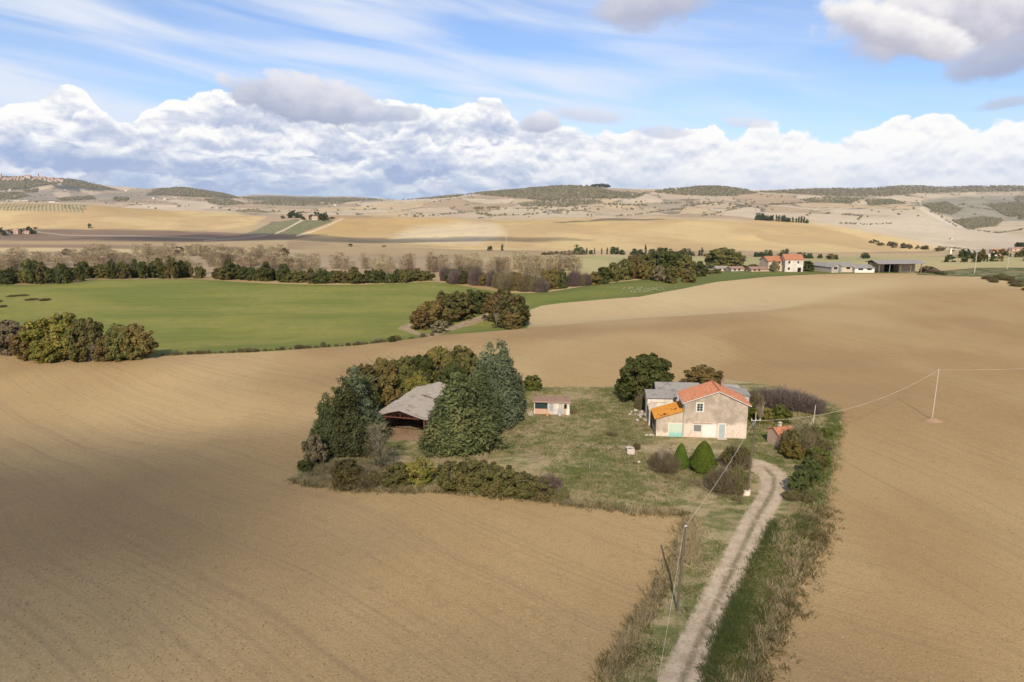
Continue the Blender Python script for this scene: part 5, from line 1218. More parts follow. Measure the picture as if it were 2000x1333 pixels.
# ------------------------------------------------------------------ farmhouse
A_ = ground(1335, 854); B_ = ground(1457, 857.5)
RZ = math.atan2(B_[1]-A_[1], B_[0]-A_[0]); WID = float(np.linalg.norm((B_-A_)[:2])); zb = min(A_[2], B_[2])-.05
ht = base('farmhouse', 'two storey stained plaster farmhouse with a bright terracotta gable roof', 'house', (A_[0], A_[1], zb), RZ)
ax = WID*.53; D_ = 5.3; EZ = 5.45; RZ_ = 7.05; ER = 5.25
MB().prism([(0, 0), (WID, 0), (WID, ER), (ax, RZ_), (0, EZ)], 0, D_).build('wall', 'house', ht)
MB().box(-.025, .004, .0, -.003, D_, EZ-.1).build('side_wall', 'side', ht, 'grey shaded plaster of the left side wall')
rf = MB().sheet((-.42, -.28, EZ-.14), (-.42, D_+.3, EZ-.14), (ax, D_+.3, RZ_+.09), (ax, -.28, RZ_+.09), .10, .045, .30)
rf.sheet((WID+.42, -.28, ER-.16), (WID+.42, D_+.3, ER-.16), (ax, D_+.3, RZ_+.09), (ax, -.28, RZ_+.09), .10, .045, .30)
roof = rf.build('roof', 'tile', ht)
rdg = MB().tube((ax, -.28, RZ_+.12), (ax, D_+.3, RZ_+.12), .10); rdg.build('ridge_tile', 'tile', roof)
fs = MB(); fs.prism([(-.42, EZ-.36), (ax, RZ_-.09), (ax, RZ_+.01), (-.42, EZ-.24)], -.30, -.20); fs.prism([(WID+.42, ER-.38), (WID+.42, ER-.26), (ax, RZ_+.01), (ax, RZ_-.09)], -.30, -.20); fs.build('verge_board', 'trim', roof)
ch = MB().box(ax+1.15, D_-.9, 6.1, ax+1.55, D_-.5, 7.25); ch.box(ax+1.08, D_-.97, 7.25, ax+1.62, D_-.43, 7.32); ch.box(ax+1.13, D_-.92, 7.42, ax+1.57, D_-.48, 7.48)
for a in (1.15, 1.47):
    for b in (.9, .58): ch.box(ax+a, D_-b, 7.32, ax+a+.08, D_-b+.08, 7.42)
ch.build('chimney', 'tilold', roof)
opening(ht, 1.66, 4.0, 2.52, 5.18, 0, surround='trim', nx=2, nz=3)
w = opening(ht, 1.38, .98, 2.42, 1.93, 0, mat='shut', pane='shut', nx=1, nz=6, surround='trim')
MB().box(1.25, -.14, 2.16, 4.0, -.002, 2.24).build('ledge', 'brick', ht, 'thin brick ledge above the lower window')
MB().box(2.62, -.018, .12, 4.5, -.002, 2.08).build('whitewash_panel', 'wht', ht, 'freshly whitewashed square of wall')
dr = MB(); dr.box(4.95, -.06, .1, 5.77, -.002, 2.12)
for k in range(1, 4): dr.box(4.95+k*.205-.012, -.075, .14, 4.95+k*.205+.012, -.061, 2.08)
dd = dr.build('door', 'bluedoor', ht)
MB().tube((5.66, -.06, 1.05), (5.66, -.13, 1.05), .03).build('handle', 'metal', dd)
q = MB(); q.box(4.80, -.04, .1, 4.95, -.001, 2.28); q.box(5.77, -.04, .1, 5.92, -.001, 2.28); q.box(4.95, -.04, 2.12, 5.77, -.001, 2.28); q.build('surround', 'trim', dd)
MB().box(4.7, -.75, -.02, 6.0, -.001, .10).build('doorstep', 'conc', ht)
gp = MB().tube((-.16, -.1, .2), (-.16, -.1, EZ-.2), .05); gp.tube((-.46, -.3, EZ-.16), (-.46, D_+.3, EZ-.16), .07); gp.tube((-.46, -.1, EZ-.18), (-.16, -.1, EZ-.3), .045); gp.build('gutter', 'metal', ht)
opening(ht, 1.6, 3.9, 2.6, 5.1, -.025, pane='glass', nx=2, nz=2, axis='y', mat='frame')
# annex with the lichen roof
AW = 3.95; AD = 4.7
an = base('lean_to_annex', 'low annex with orange lichen roof and turquoise double door', 'annex', (A_[0]-AW*math.cos(RZ), A_[1]-AW*math.sin(RZ), zb), RZ)
MB().prism([(0, 0), (AW-.03, 0), (AW-.03, 3.92), (0, 2.72)], .03, AD).build('wall', 'annex', an)
r_ = MB().sheet((-.30, -.22, 2.70), (-.30, AD+.2, 2.70), (AW-.05, AD+.2, 4.06), (AW-.05, -.22, 4.06), .07, .04, .28, .03).build('roof', 'lichen', an)
hl_ = MB(); ang = math.atan2(1.36, AW+.25)
for (x_, y_, w_, d_) in [(.55, .35, .30, .22), (.95, .7, .42, .2), (1.05, .30, .22, .3), (1.3, .42, .14, .2), (2.3, 1.9, .2, .2), (2.62, 1.5, .34, .16), (2.9, 1.75, .12, .3), (.35, 1.3, .2, .15)]:
    z_ = 2.70+(x_+.3)*math.tan(ang)+.062; hl_.sheet((x_, y_, z_), (x_, y_+d_, z_), (x_+w_, y_+d_, z_+w_*math.tan(ang)), (x_+w_, y_, z_+w_*math.tan(ang)), .01)
hl_.build('missing_tile', 'dark', r_)
td = MB(); td.box(1.80, -.03, .06, 2.755, .029, 2.02); td.box(2.785, -.03, .06, 3.74, .029, 2.02)
for a in (1.80, 2.785):
    td.box(a, -.055, .98, a+.955, -.031, 1.06)
    for k in range(1, 6): td.box(a+k*.16-.008, -.04, .1, a+k*.16+.008, -.031, .95)
t2 = td.build('double_door', 'turq', an); MB().box(1.66, -.012, .04, 3.88, .028, 2.16).build('door_frame', 'trim', t2)
for (a, b) in [(.5, 1.3), (1.9, 2.9), (3.3, 4.2)]: opening(an, a, .9, b, 2.2, 0, axis='y', nx=2, nz=1, mat='wood', pane='dark')
# ruined outhouse behind the annex
ln = base('ruined_outhouse', 'roofless outhouse with broken pinkish walls behind the lichen roof', 'outhouse', (A_[0]-AW*math.cos(RZ)-.1, A_[1]-AW*math.sin(RZ)+AD+.1, zb), RZ)
MB().prism([(0, 0), (3.9, 0), (3.9, 3.5), (3.0, 3.6), (2.3, 3.2), (1.5, 3.45), (.9, 3.0), (.3, 3.1), (0, 2.7)], 1.2, 1.5).build('wall', 'white', ln)
MB().prismx([(0, 0), (3.0, 0), (3.0, 2.9), (2.2, 2.5), (1.4, 2.95), (.6, 2.4), (0, 2.6)], -.02, .28).build('wall', 'annex', ln)
MB().box(.5, 1.52, 3.15, 3.9, 1.75, 3.32).build('brick_course', 'brick', ln)
# grey roofed barn behind
bp = (21.05, 102.0)
gb = base('grey_roofed_barn', 'low whitewashed barn under grey fibre cement roofs behind the annex', 'barn', (bp[0], bp[1], float(height(*bp))-.05), RZ)
MB().box(0, .2, 0, 4.4, 3.2, 3.62).build('wall', 'white', gb)
MB().prismx([(2.6, 0), (7.2, 0), (7.2, 3.9), (4.9, 4.75), (2.6, 4.0)], 1.7, 8.4).build('rear_wall', 'side', gb)
r1 = MB().sheet((-.25, -.1, 3.68), (4.5, -.1, 3.68), (4.5, 2.6, 4.35), (-.25, 2.6, 4.35), .07, .03, .30).build('front_roof', 'fibre', gb)
r2 = MB().sheet((1.5, 2.35, 4.12), (8.6, 2.35, 4.12), (8.6, 4.95, 4.98), (1.5, 4.95, 4.98), .07, .03, .30)
r2.sheet((1.5, 7.5, 4.05), (8.6, 7.5, 4.05), (8.6, 4.95, 4.98), (1.5, 4.95, 4.98), .07, .03, .30); r2.build('rear_roof', 'fibre', gb)
MB().tube((-.18, -.05, 0), (-.18, -.05, 3.6), .04).build('gutter', 'metal', gb)
MB().box(.4, .165, 1.4, 1.5, .195, 2.6).build('window', 'dark', gb)
# stone outbuilding on the right
sp_ = (33.9, 104.3)
sb_ = base('stone_outbuilding', 'small rough stone outbuilding with flat grey roof behind the farmhouse', 'outbuilding', (sp_[0], sp_[1], float(height(*sp_))-.05), RZ)
MB().prism([(0, 0), (3.6, 0), (3.6, 3.35), (0, 3.75)], 0, 3.4).build('wall', 'stone', sb_)
MB().sheet((-.2, -.2, 3.80), (3.8, -.2, 3.45), (3.8, 3.6, 3.75), (-.2, 3.6, 4.05), .10, .0, .3, .04).build('roof', 'fibre', sb_)
MB().box(.3, 3.405, 0, 2.9, 5.0, 3.9).build('rear_shed_wall', 'stone', sb_)
# rubble left of annex
rub = ground(1258, 812); rr = np.random.default_rng(4)
mbr = MB()
for k in range(60):
    s_ = rr.uniform(.08, .34); c_ = np.array([rr.normal()*1.1, rr.normal()*1.8, rr.uniform(0, .4)]); mbr.add(ico_v*rr.uniform(.6, 1.3, ico_v.shape)*s_+c_, [tuple(q) for q in ico_f])
tag(mbr.build('rubble_heap', 'stone', None, loc=tuple(rub)), 'pale heap of rubble left of the lichen roofed annex', 'rubble')
# ------------------------------------------------------------------ hay barn
bl = np.array([-19.5, 94.4]); br = np.array([-12.45, 92.7]); rzb = math.atan2(br[1]-bl[1], br[0]-bl[0]); bw = float(np.linalg.norm(br-bl))
hb = base('hay_barn', 'open steel hay barn with sagging pale roof between the conifers', 'barn', (bl[0], bl[1], float(height(*bl))-.03), rzb)
PH = 3.35; RH = 4.35; BD = 15.5
for k, yy in enumerate([0, 5.1, 10.2, 15.3]):
    for xx in (0, bw): MB().box(xx-.09, yy-.09, 0, xx+.09, yy+.09, PH).build('post', 'rust', hb)
    t = MB(); t.box(.09, yy-.05, PH-.18, bw-.09, yy+.05, PH-.06)
    cx = bw/2
    t.tube((-.3, yy, PH-.05), (cx, yy, RH-.08), .06, n=5); t.tube((bw+.3, yy, PH-.05), (cx, yy, RH-.08), .06, n=5)
    if k == 0:
        t.tube((cx, yy, PH-.1), (cx, yy, RH-.1), .04, n=4)
        for i in range(5):
            f0 = i/5; f1 = (i+.5)/5; f2 = (i+1)/5
            for sgn in (0, 1):
                X0 = lambda f: (f*cx if not sgn else bw-f*cx)
                zt_ = PH-.1+(RH-PH)*f1
                t.tube((X0(f0), yy, PH-.12), (X0(f1), yy, zt_), .025, n=4); t.tube((X0(f1), yy, zt_), (X0(f2), yy, PH-.12), .025, n=4)
    t.build('truss', 'rust', hb)
rfb = MB()
for (y0, y1, dz, dx) in [(-.5, 8.2, 0, 0), (8.0, 15.7, .12, .35)]:
    rfb.sheet((-.55+dx, y0, PH-.12+dz), (-.55+dx, y1, PH-.12+dz), (cx+dx, y1, RH+.05+dz), (cx+dx, y0, RH+.05+dz), .05, .03, .35, .07, 3)
    rfb.sheet((bw+.55+dx, y0, PH-.12+dz), (bw+.55+dx, y1, PH-.12+dz), (cx+dx, y1, RH+.05+dz), (cx+dx, y0, RH+.05+dz), .05, .03, .35, .07, 5)
rfb.build('roof', 'barnroof', hb)
w_ = MB(); w_.box(-.02, 15.4, 0, bw+.02, 15.5, RH-.7); w_.box(-.1, 3, 0, -.02, 15.4, PH-.1); w_.box(bw+.1, 5, 0, bw+.18, 15.4, PH-.1); w_.build('wall', 'wood', hb)
MB().box(-.1, -.5, -.6, bw+.1, 15.3, .12).build('earth_floor', 'earth', hb)
for k, (x_, y_, z_) in enumerate([(1.2, 8.2, .05), (2.9, 8.0, .05), (4.6, 8.3, .05), (5.9, 8.1, .05), (2.0, 8.3, 1.2), (3.8, 8.2, 1.2), (5.4, 8.3, 1.2)]):
    b_ = MB(); n = 14; b_.tube((x_-.65, y_, z_+.6), (x_+.65, y_, z_+.6), .6, .6, 16)
    o = b_.build('hay_bale', 'hay', None); o.location = hb.location; o.rotation_euler = hb.rotation_euler
    tag(o, 'brown round hay bale stored in the shade inside the barn', 'hay bale', 'hay bales inside the barn')
# ------------------------------------------------------------------ white shed
p0 = ground(1043, 809.5); p1 = ground(1112, 811); rzs = math.atan2(p1[1]-p0[1], p1[0]-p0[0]); sw = float(np.linalg.norm((p1-p0)[:2]))
ws = base('white_shed', 'long low whitewashed shed with dark opening and reddish roof', 'shed', (p0[0], p0[1], p0[2]-.04), rzs)
w_ = MB(); w_.box(2.15, 0, 0, sw, .15, 2.25); w_.box(0, 0, 0, .14, .15, 2.25); w_.box(.14, 0, 1.95, 2.15, .15, 2.25); w_.box(0, 2.1, 0, sw, 2.2, 2.3); w_.box(0, .15, 0, .12, 2.1, 2.28); w_.box(sw-.12, .15, 0, sw, 2.1, 2.28); w_.build('wall', 'white', ws)
MB().box(.14, .02, 0, 2.1, .14, .95).build('brick_parapet', 'obrick', ws)
MB().box(.14, .16, .95, 2.15, .18, 1.95).build('tarpaulin', 'tarp', ws)
MB().sheet((-.2, -.3, 2.26), (sw+.15, -.3, 2.26), (sw+.15, 2.4, 2.48), (-.2, 2.4, 2.40), .07, .03, .28, .03).build('roof', 'tilold', ws)
MB().box(-.2, -.34, 2.14, sw+.15, -.29, 2.24).build('fascia', 'brick', ws)
opening(ws, 2.5, .75, 3.05, 1.85, 0, nx=1, nz=2, mat='shut', pane='metal')
opening(ws, 3.95, .95, 4.45, 1.85, 0, nx=1, nz=1, mat='wood', pane='conc'); opening(ws, 4.75, 1.05, 5.25, 1.85, 0, nx=1, nz=1, mat='wood', pane='dark')
MB().box(3.75, -.06, .0, 4.55, -.01, 1.0).build('door', 'metal', ws, 'grey sheet metal lower door'); MB().box(4.6, -.05, .0, 5.12, -.01, 1.0).build('door', 'brick', ws, 'dark red lower door'); MB().box(5.16, -.06, .05, 5.66, -.01, 1.0).build('panel', 'wht', ws, 'pale blue white panel leaning on the shed')
def small(name, label, cat, u, v, fn, mat, rz=0):
    p = ground(u, v); mb = MB(); fn(mb); return tag(mb.build(name, mat, None, loc=tuple(p-np.array([0, 0, .02]))), label, cat)
def rock(mb, s=1, seed=0, fl=.7):
    rr = np.random.default_rng(seed); mb.add(ico_v*rr.uniform(.85, 1.15, ico_v.shape)*s*np.array([1, 1, fl])+np.array([0, 0, s*fl*.6]), [tuple(q) for q in ico_f])
small('clay_pot', 'orange clay pot on the grass before the white shed', 'pot', 1069, 812, lambda m: (m.tube((0, 0, 0), (0, 0, .3), .16, .24, 12), m.tube((0, 0, .3), (0, 0, .36), .27, .27, 12)), 'clay')
small('white_bucket', 'white bucket in front of the grey shed door', 'bucket', 1093, 813, lambda m: (m.tube((0, 0, 0), (0, 0, .32), .14, .19, 12), m.tube((-.19, 0, .3), (0, 0, .48), .012, n=4), m.tube((0, 0, .48), (.19, 0, .3), .012, n=4)), 'wht')
def planks(m):
    rr = np.random.default_rng(2)
    for k in range(9): a = rr.uniform(-.5, .5); m.tube((a, rr.uniform(-.3, .3), .02), (a+rr.normal()*.4, rr.uniform(-.1, .5), rr.uniform(.3, 1.0)), .045, n=4)
small('plank_pile', 'jumble of pale broken planks at the white shed left end', 'planks', 1036, 812, planks, 'conc')
small('rusty_harrow', 'rusty farm implement beside the white shed right end', 'farm implement', 1118, 808, lambda m: [m.tube((a, 0, .1), (a+.25, .3, .62), .035, n=5) for a in (-.4, -.1, .2, .45)]+[m.tube((-.5, 0, .12), (.6, 0, .12), .05, n=6), m.tube((-.3, .3, .6), (.8, .3, .6), .04, n=6)], 'rust')
def well(m):
    for a in [(-.5, -.5, .5, -.38), (-.5, .38, .5, .5), (-.5, -.38, -.38, .38), (.38, -.38, .5, .38)]: m.box(a[0], a[1], 0, a[2], a[3], .8)
    m.box(-.56, -.05, .80, .2, .56, .86)
small('concrete_well', 'square pale concrete well box in the yard grass', 'well', 1231, 886, well, 'conc')
small('pale_stone', 'small white stone on the grass below the concrete well', 'stone', 1248, 904, lambda m: rock(m, .22, 3), 'wht')
def stumps(m):
    m.tube((0, 0, 0), (.05, 0, 1.0), .10, .08, 7); m.tube((.32, .1, 0), (.4, .1, .6), .06, .05, 6); m.tube((-.4, 0, 0), (-.7, .1, .5), .05, .03, 5); m.tube((-.3, .2, 0), (-.1, .2, .55), .04, .02, 5)
small('tree_stump', 'broken grey stump with side shoots in the middle of the lawn', 'stump', 1151, 915, stumps, 'wood')
small('stone_pile', 'little pile of rubble at the annex front corner', 'stone pile', 1268, 852, lambda m: [m.add(ico_v*np.random.default_rng(i).uniform(.1, .2)+np.array([i*.18-.5, (i % 3)*.15, .1]), [tuple(q) for q in ico_f]) for i in range(7)], 'conc')
# ------------------------------------------------------------------ brick shed
q0 = np.array([36.95, 89.7]); q1 = np.array([36.15, 92.2]); rz2 = math.atan2(-(q1-q0)[0], (q1-q0)[1]); q0z = float(height(*q0))-.04
bs = base('brick_shed', 'small brick oven shed with tiled roof and little chimney', 'shed', (q0[0], q0[1], q0z), rz2)
sd = 2.6; swd = 2.9
w_ = MB(); w_.prismx([(0, 0), (sd, 0), (sd, 1.95), (1.35, 2.45), (0, 1.62)], 0, .16); w_.prismx([(0, 0), (sd, 0), (sd, 1.95), (1.35, 2.45), (0, 1.62)], swd-.16, swd); w_.box(.16, sd-.15, 0, swd-.16, sd, 1.95); w_.build('wall', 'brick', bs)
MB().box(.17, .0, 0, .45, .16, 1.6).build('door_jamb', 'wht', bs); MB().box(.0, -.012, 0, .165, -.002, 1.55).build('corner_brick', 'obrick', bs); MB().box(.17, .3, 0, swd-.17, .34, 1.6).build('interior', 'dark', bs)
r_ = MB().sheet((-.15, -.25, 1.52), (swd+.15, -.25, 1.52), (swd+.15, 1.35, 2.56), (-.15, 1.35, 2.56), .07, .04, .26, .02); r_.sheet((-.15, sd+.15, 1.98), (swd+.15, sd+.15, 1.98), (swd+.15, 1.35, 2.56), (-.15, 1.35, 2.56), .07, .04, .26, .02)
rr_ = r_.build('roof', 'tile', bs)
c_ = MB().box(1.05, 1.5, 2.3, 1.4, 1.85, 2.85); c_.box(1.0, 1.45, 3.02, 1.45, 1.9, 3.10)
for a in (1.05, 1.32):
    for b in (1.5, 1.77): c_.box(a, b, 2.85, a+.08, b+.08, 3.02)
c_.tube((1.22, 1.67, 3.10), (1.22, 1.67, 3.26), .09, .03, 6); c_.build('chimney', 'conc', rr_)
# ------------------------------------------------------------------ poles, wires, meter box
def pole(name, label, u, v, hpx, r0, r1, mat, lean=(0, 0), group=None):
    p = ground(u, v); s = scale(p); h = hpx*s/math.cos(math.atan2(H-p[2], p[1]))*.985
    root = base(name, label, 'pole', p, 0, group)
    MB().tube((0, 0, -.2), (lean[0], lean[1], h), r0, r1, 10).build('post', mat, root)
    return root, np.array([p[0]+lean[0], p[1]+lean[1], p[2]+h]), h
P1, T1_, h1 = pole('power_pole', 'tall wooden power pole beside the track and meter box', 1459, 968, 146, .13, .095, 'polew', (.35, 0))
a_ = MB(); a_.tube((.35-.5, -.1, h1-.25), (.35+.5, -.1, h1-.25), .035, n=6); a_.tube((.05, -.08, h1-.9), (.33, -.1, h1-.3), .03, n=5); a_.build('crossarm', 'metal', P1)
for x_ in (-.12, .35, .82): MB().tube((x_, -.1, h1-.22), (x_, -.1, h1-.02), .05, .035, 8).build('insulator', 'wht', P1)
P2, T2_, h2 = pole('power_pole', 'wooden power pole leaning in the dry grass left of the track', 1322.5, 1194, 158, .115, .085, 'polew', (.30, 0))
MB().tube((.30-.1, -.12, h2-.2), (.30+.1, -.12, h2-.2), .045, n=6).build('insulator', 'metal', P2)
P3, T3_, h3 = pole('field_pole', 'pale thin pole standing alone in the bare right-hand field', 1820, 820, 98, .085, .06, 'polec', (.12, 0))
MB().tube((.12-.12, 0, h3-.12), (.12+.12, 0, h3-.12), .03, n=5).build('insulator', 'wht', P3)
hp = ground(1822, 823)
mbm = MB(); rr = np.random.default_rng(9); nr, na = 14, 40
rg, ag = np.meshgrid(np.linspace(.02, 1, nr), np.linspace(0, 2*math.pi, na, endpoint=False), indexing='ij')
hx, hy = rg*np.cos(ag)*1.5, rg*np.sin(ag)*.9; hz_ = .42*(1-rg**1.5)*(.5+fbm(hx*2.5+9, hy*2.5, 5, 4))+rr.random(rg.shape)*.10*(1-rg)-.03
gi = np.arange(nr*na).reshape(nr, na); gj = np.roll(gi, -1, 1)
mbm.add(np.stack([hx, hy, hz_], -1).reshape(-1, 3), [tuple(int(t) for t in q) for q in np.stack([gi[:-1], gi[1:], gj[1:], gj[:-1]], -1).reshape(-1, 4)])
tag(mbm.build('soil_mound', 'earth', None, loc=tuple(hp)), 'small mound of earth and stones at the foot of the field pole', 'mound')
P4, T4_, h4 = pole('prop_pole', 'thin grey pole at the edge of the yard right of the thicket', 1586, 846, 54, .07, .055, 'polec', (.15, 0))
MB().tube((-.65, .1, .0), (.1, 0, 2.6), .05, .04, 6).build('brace', 'polec', P4)
pole('prop_pole', 'short pale post in the green corner of the yard', 1608.5, 799, 14, .07, .06, 'polec')
pole('prop_pole', 'short pale post between farmhouse corner and brick shed', 1474.5, 836, 31, .07, .06, 'polec')
pole('prop_pole', 'slim crooked post in the bushes right of the farmhouse', 1487, 826, 32, .06, .04, 'polec', (.15, 0))
mb_p = ground(1457, 967)
mt = base('meter_box', 'pinkish concrete electricity meter box at the pole foot', 'meter box', mb_p, 0)
MB().box(-.38, -.3, -.05, .38, .2, .62).build('cabinet', plain('pinkish_cabinet', (.60, .38, .29)), mt); MB().box(-.27, -.325, .1, .27, -.3, .52).build('door', 'wht', mt); MB().box(-.43, -.35, .62, .43, .25, .69).build('lid', 'conc', mt)
def wire(name, label, a, b, sag, r, mat='wire', parent=None):
    a = np.asarray(a, float); b = np.asarray(b, float); n = 26; t = np.linspace(0, 1, n+1)[:, None]; P_ = a*(1-t)+b*t; P_[:, 2] -= (4*sag*t*(1-t))[:, 0]
    mb = MB(); v, f = tubes([(P_[i], P_[i+1], r, r) for i in range(n)], 5); mb.add(v, [tuple(q) for q in f]); return tag(mb.build(name, mat), label, 'wire')
wire('overhead_wire', 'pale wire from the track power pole down to the pole in dry grass', T1_-[.2, .1, .3], T2_-[0, .1, .15], .55, .014)
wire('overhead_wire', 'wire running from the pole in dry grass out of the picture bottom', T2_-[.1, .1, .2], (-.4, 8, 6.3), .5, .012)
wire('overhead_wire', 'thick pale cable from the track power pole over the brick shed to the field pole', T1_-[-.3, .1, .25], T3_-[.1, 0, .15], 1.9, .022, 'polec')
wire('overhead_wire', 'pale wire rising from the field pole to the right picture edge', T3_-[0, 0, .12], at(2330, 112)+np.array([0, 0, 8.6]), .8, .018, 'polec')
# ------------------------------------------------------------------ far farm and distant houses
def house(name, label, cat, p, w, d, h, ridge, rz=0, wall='farwall', roof='farroof', group=None, wins=(), along_x=True, parts=True, over=.35):
    root = base(name, label, cat, (p[0], p[1], p[2]-.4), rz, group); h += .4; ridge += .4
    W_, D2 = w/2, d/2
    if along_x:
        MB().prismx([(-D2, 0), (D2, 0), (D2, h), (0, ridge), (-D2, h)], -W_, W_).build('wall', wall, root)
        k = (ridge-h)/D2
        r = MB().sheet((-W_-over, -D2-over, h-over*k+.05), (W_+over, -D2-over, h-over*k+.05), (W_+over, 0, ridge+.05), (-W_-over, 0, ridge+.05), .12); r.sheet((-W_-over, D2+over, h-over*k+.05), (W_+over, D2+over, h-over*k+.05), (W_+over, 0, ridge+.05), (-W_-over, 0, ridge+.05), .12)
    else:
        MB().prism([(-W_, 0), (W_, 0), (W_, h), (0, ridge), (-W_, h)], -D2, D2).build('wall', wall, root)
        k = (ridge-h)/W_
        r = MB().sheet((-W_-over, -D2-over, h-over*k+.05), (-W_-over, D2+over, h-over*k+.05), (0, D2+over, ridge+.05), (0, -D2-over, ridge+.05), .12); r.sheet((W_+over, -D2-over, h-over*k+.05), (W_+over, D2+over, h-over*k+.05), (0, D2+over, ridge+.05), (0, -D2-over, ridge+.05), .12)
    r.build('roof', roof, root)
    for (x0, z0, x1, z1, *mt_) in wins:
        f = MB().box(-W_+x0, -D2-.05, z0+.4, -W_+x1, -D2-.005, z1+.4).build('window' if (z0 > .3) else 'door', mt_[0] if mt_ else 'glass', root)
    return root
def hat(u, v): p = ground(u, v, 220, 420); return p, scale(p)
p, s = hat(1512, 529.5)
house('far_farmhouse', 'pale left wing of the far farmhouse under an orange tiled roof', 'house', p+[0, 2, 0], 38*s, 9, 20*s, 28*s, .12, 'farwall', 'tile', wins=[(2.6, 3.6, 3.5, 5), (5, 3.6, 5.9, 5), (7, .4, 8, 1.6, 'dark')])
p, s = hat(1544, 530)
house('far_farmhouse', 'taller white right wing of the far farmhouse with red tiled roof', 'house', p+[0, 0, 0], 34*s, 9, 24*s, 33*s, -.08, 'white', 'tile', wins=[(1.4, 1, 2.3, 2.2), (1.4, 4, 2.3, 5.2), (5.8, .0, 7.4, 2.1, 'dark'), (5.5, 4, 6.3, 5.1)])
p, s = hat(1614, 530.5)
house('long_farm_shed', 'grey gabled front part of the long far farm shed', 'shed', p, 24*s, 14, 11*s, 17*s, .25, 'stone', 'fibre', wins=[(1.2, 1.6, 3, 2.8), (3.6, 0, 5, 3.4, 'shut')], along_x=False)
p, s = hat(1641, 531)
house('long_farm_shed', 'ochre middle part of the long far farm shed with two windows', 'shed', p+[0, 3, 0], 46*s, 12, 11*s, 17*s, 0, 'farwall', 'fibre', wins=[(2.2, 1.5, 4, 2.3, 'dark'), (6.8, 1.5, 8.6, 2.3, 'dark')])
p, s = hat(1683, 532)
house('long_farm_shed', 'white lower end of the long far farm shed', 'shed', p+[0, 3, 0], 38*s, 11, 9*s, 14*s, 0, 'wht', 'fibre', wins=[(1.6, 1.2, 3.8, 2.1, 'dark'), (5.6, 1.2, 7.8, 2.1, 'dark')])
p, s = hat(1757, 534)
bn = base('far_hay_shed', 'open pole barn with a grey roof at the far farm right end', 'barn', p, -.05); w2 = 40*s
for x_ in np.linspace(-w2, w2, 5):
    for y_ in (0, 11): MB().box(x_-.14, y_-.14, -.3, x_+.14, y_+.14, 4.6).build('post', 'wood', bn)
MB().box(-w2+.2, 8, -.2, -w2*.35, 10.6, 4.2).build('hay_stack', plain('stacked_hay', (.50, .38, .26)), bn); MB().box(w2*.2, 5, -.2, w2-.2, 10.6, 4.2).build('hay_stack', plain('stacked_hay', (.50, .38, .26)), bn)
MB().box(-w2, 10.8, -.2, w2, 10.95, 4.4).build('wall', 'dark', bn)
r_ = MB().sheet((-w2-1.2, -1.2, 4.3), (w2+1.2, -1.2, 4.6), (w2+1.2, 5.5, 5.9), (-w2-1.2, 5.5, 5.6), .12); r_.sheet((-w2-1.2, 12.2, 4.3), (w2+1.2, 12.2, 4.6), (w2+1.2, 5.5, 5.9), (-w2-1.2, 5.5, 5.6), .12); r_.build('roof', 'fibre', bn)
for u, v, w, h, lab, wl, rf_ in [(1408, 529, 26, 9, 'leftmost low pale ruin of the far farm', 'conc', 'barnroof'), (1436, 529.5, 26, 9, 'low outbuilding with faded tiled roof beside the leftmost ruin', 'conc', 'tilold'), (1480, 530, 38, 9, 'low red brick outbuilding left of the far farmhouse', 'brick', 'tilold')]:
    p, s = hat(u, v); house('low_outbuilding', lab, 'outbuilding', p, w*s, 6, h*s*.6, h*s, .1, wl, rf_, wins=[(1.2, .4, 2.2, 1.5, 'dark'), (3.4, .4, 4.4, 1.5, 'dark')])
for u, v, hpx, lab in [(1903, 534, 44, 'pale concrete electricity pole near the right field corner'), (1967, 526, 42, 'pale concrete electricity pole closest to the right picture edge')]:
    p = ground(u, v, 220, 900); s = scale(p); r = base('concrete_pole', lab, 'pole', p); MB().tube((0, 0, -.3), (0, 0, hpx*s), .22, .14, 8).build('post', 'polec', r); MB().box(-1.0, -.08, hpx*s-.3, 1.0, .08, hpx*s-.1).build('crossarm', 'metal', r)
for u, v, hpx in [(989, 486, 26), (95, 447, 26), (346, 447, 22), (1306, 462, 22)]:
    p = ground(u, v, 900, 2500); s = scale(p); r = base('valley_mast', 'thin pale pylon mast crossing the golden fields', 'mast', p, 0, 'masts across the valley fields'); MB().tube((0, 0, -.3), (0, 0, hpx*s), .5, .25, 5).build('post', 'polec', r); MB().box(-2.5, -.15, hpx*s-2, 2.5, .15, hpx*s-1.6).build('crossarm', 'metal', r)
# distant houses (a few pixels each)
def far(name, label, u, v, wpx, hpx, wall, roof, y0, y1, group=None, d=9, cat='house', tower=False):
    p = ground(u, v, y0, y1); s = scale(p); w = wpx*s; h = hpx*s
    if tower: r = base(name, label, cat, p, 0, group); MB().box(-w/2, -w/2, -1, w/2, w/2, h).build('wall', wall, r); MB().box(-w*.6, -w*.6, h+.01, w*.6, w*.6, h+1.2).build('battlement', wall, r); return r
    return house(name, label, cat, p, w, d, h*.68, h, random.uniform(-.25, .25), wall, roof, group, wins=[(w*.2, h*.2, w*.32, h*.45, 'dark'), (w*.6, h*.2, w*.72, h*.45, 'dark')] if wpx > 5 else ())
far('hamlet_house', 'ochre house with orange roof in the right-hand hamlet', 1943, 499, 15, 12, 'farwall', 'tile', 480, 1100)
far('hamlet_house', 'long dark roofed building left of the ochre hamlet house', 1905, 497, 22, 7, 'stone', 'fargrey', 480, 1100)
far('hamlet_house', 'low white terrace in front of the ochre hamlet house', 1932, 501, 20, 5, 'wht', 'farwall', 480, 1100)
far('hamlet_house', 'small white villa at the right side of the hamlet', 1960, 498, 9, 8, 'wht', 'farroof', 480, 1100)
far('hamlet_house', 'pink building row farthest right of the hamlet', 1985, 490, 24, 7, 'farpink', 'farroof', 480, 1400)
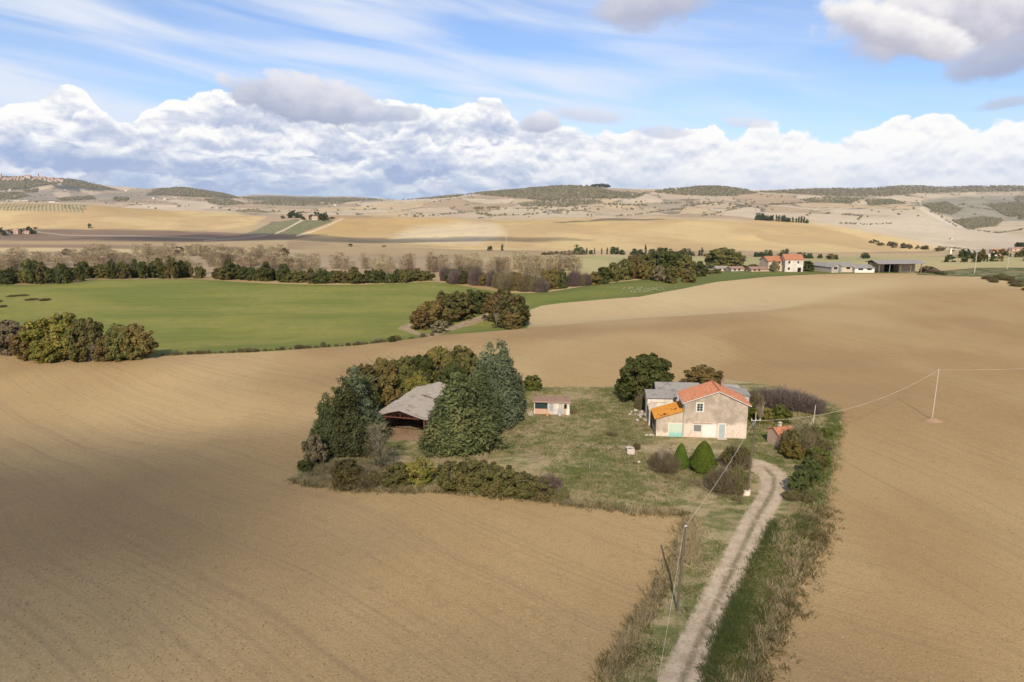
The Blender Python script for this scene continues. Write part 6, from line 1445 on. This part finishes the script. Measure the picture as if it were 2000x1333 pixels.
far('white_silo', 'tall white block standing alone in the fields', 1856, 496, 3.4, 8, 'wht', 'wht', 480, 1400, tower=True, cat='silo')
far('homestead_house', 'pink gabled house of the left edge homestead', 32, 457, 14, 10, 'farpink', 'farroof', 1200, 2200)
far('homestead_house', 'white annex of the left edge homestead', 13, 458, 10, 5, 'wht', 'farroof', 1200, 2200)
far('homestead_house', 'low reddish building of the left edge homestead', 52, 457, 12, 6, 'farpink', 'farroof', 1200, 2200)
far('knoll_farmhouse', 'pinkish farmhouse left of the gap on the vineyard knoll', 598, 429, 13, 9, 'farpink', 'farroof', 1500, 2400)
far('knoll_farmhouse', 'ochre farmhouse under the right trees of the vineyard knoll', 616, 430, 12, 8, 'farwall', 'farroof', 1500, 2400)
far('vineyard_shed', 'long flat shed above the left vineyard', 36, 394, 54, 3, 'farwall', 'fargrey', 3000, 5200, d=16)
far('vineyard_shed', 'small pale shed above the left vineyard', 102, 396, 12, 3.5, 'wht', 'rust', 3000, 5200)
far('vineyard_shed', 'rust doored shed right of the small pale one', 114, 397, 9, 3.5, 'farwall', 'rust', 3000, 5200)
GT = 'houses of the hilltop town'
rr = np.random.default_rng(12)
for k in range(58):
    u = rr.uniform(14, 122) if k < 44 else rr.uniform(-40, 14); v = np.interp(u, [-40, 20, 60, 90, 125], [352, 352, 351, 353, 356])+rr.uniform(-2.5, 2.5)
    far('town_house', 'tiny pinkish house of the old town on the left skyline hill', u, v, rr.uniform(3.5, 7), rr.uniform(3.5, 6.5), 'farpink' if rr.random() < .6 else 'farwall', 'farroof', 5000, 7300, GT, d=rr.uniform(10, 20))
far('town_palace', 'biggest pale building crowning the hilltop town', 55, 351, 12, 9, 'farwall', 'farroof', 5000, 7300, d=24)
far('town_tower', 'slim bell tower at the right of the hilltop town', 76, 352, 2, 12, 'farpink', 'farroof', 5000, 7300, tower=True, cat='tower')
far('town_tower', 'bell tower cut by the left picture edge', 3, 352, 2.6, 11, 'farpink', 'farroof', 5000, 7300, tower=True, cat='tower')
for k in range(26):
    u, v = [(20,373),(62,372),(98,357),(128,374),(30,385),(118,362),(246,374),(300,389),(322,390),(345,388),(180,376),(930,376),(990,375),(1140,374),(1130,379),(870,384),(810,392),(1235,382),(1320,372),(1600,392),(1700,396),(1895,433),(630,398),(655,402),(490,413),(1857,469)][k]
    far('country_house', 'tiny pale country house scattered among the far hills', u, v, rr.uniform(3, 5.5), rr.uniform(2.5, 4), 'wht' if rr.random() < .5 else 'farwall', 'farroof', 2000, 9000, 'country houses on the far hills')
far('hilltop_farmhouse', 'pale farmhouse half hidden in the golden hill cypress grove', 1544, 431, 12, 5, 'farwall', 'farroof', 1500, 3200)
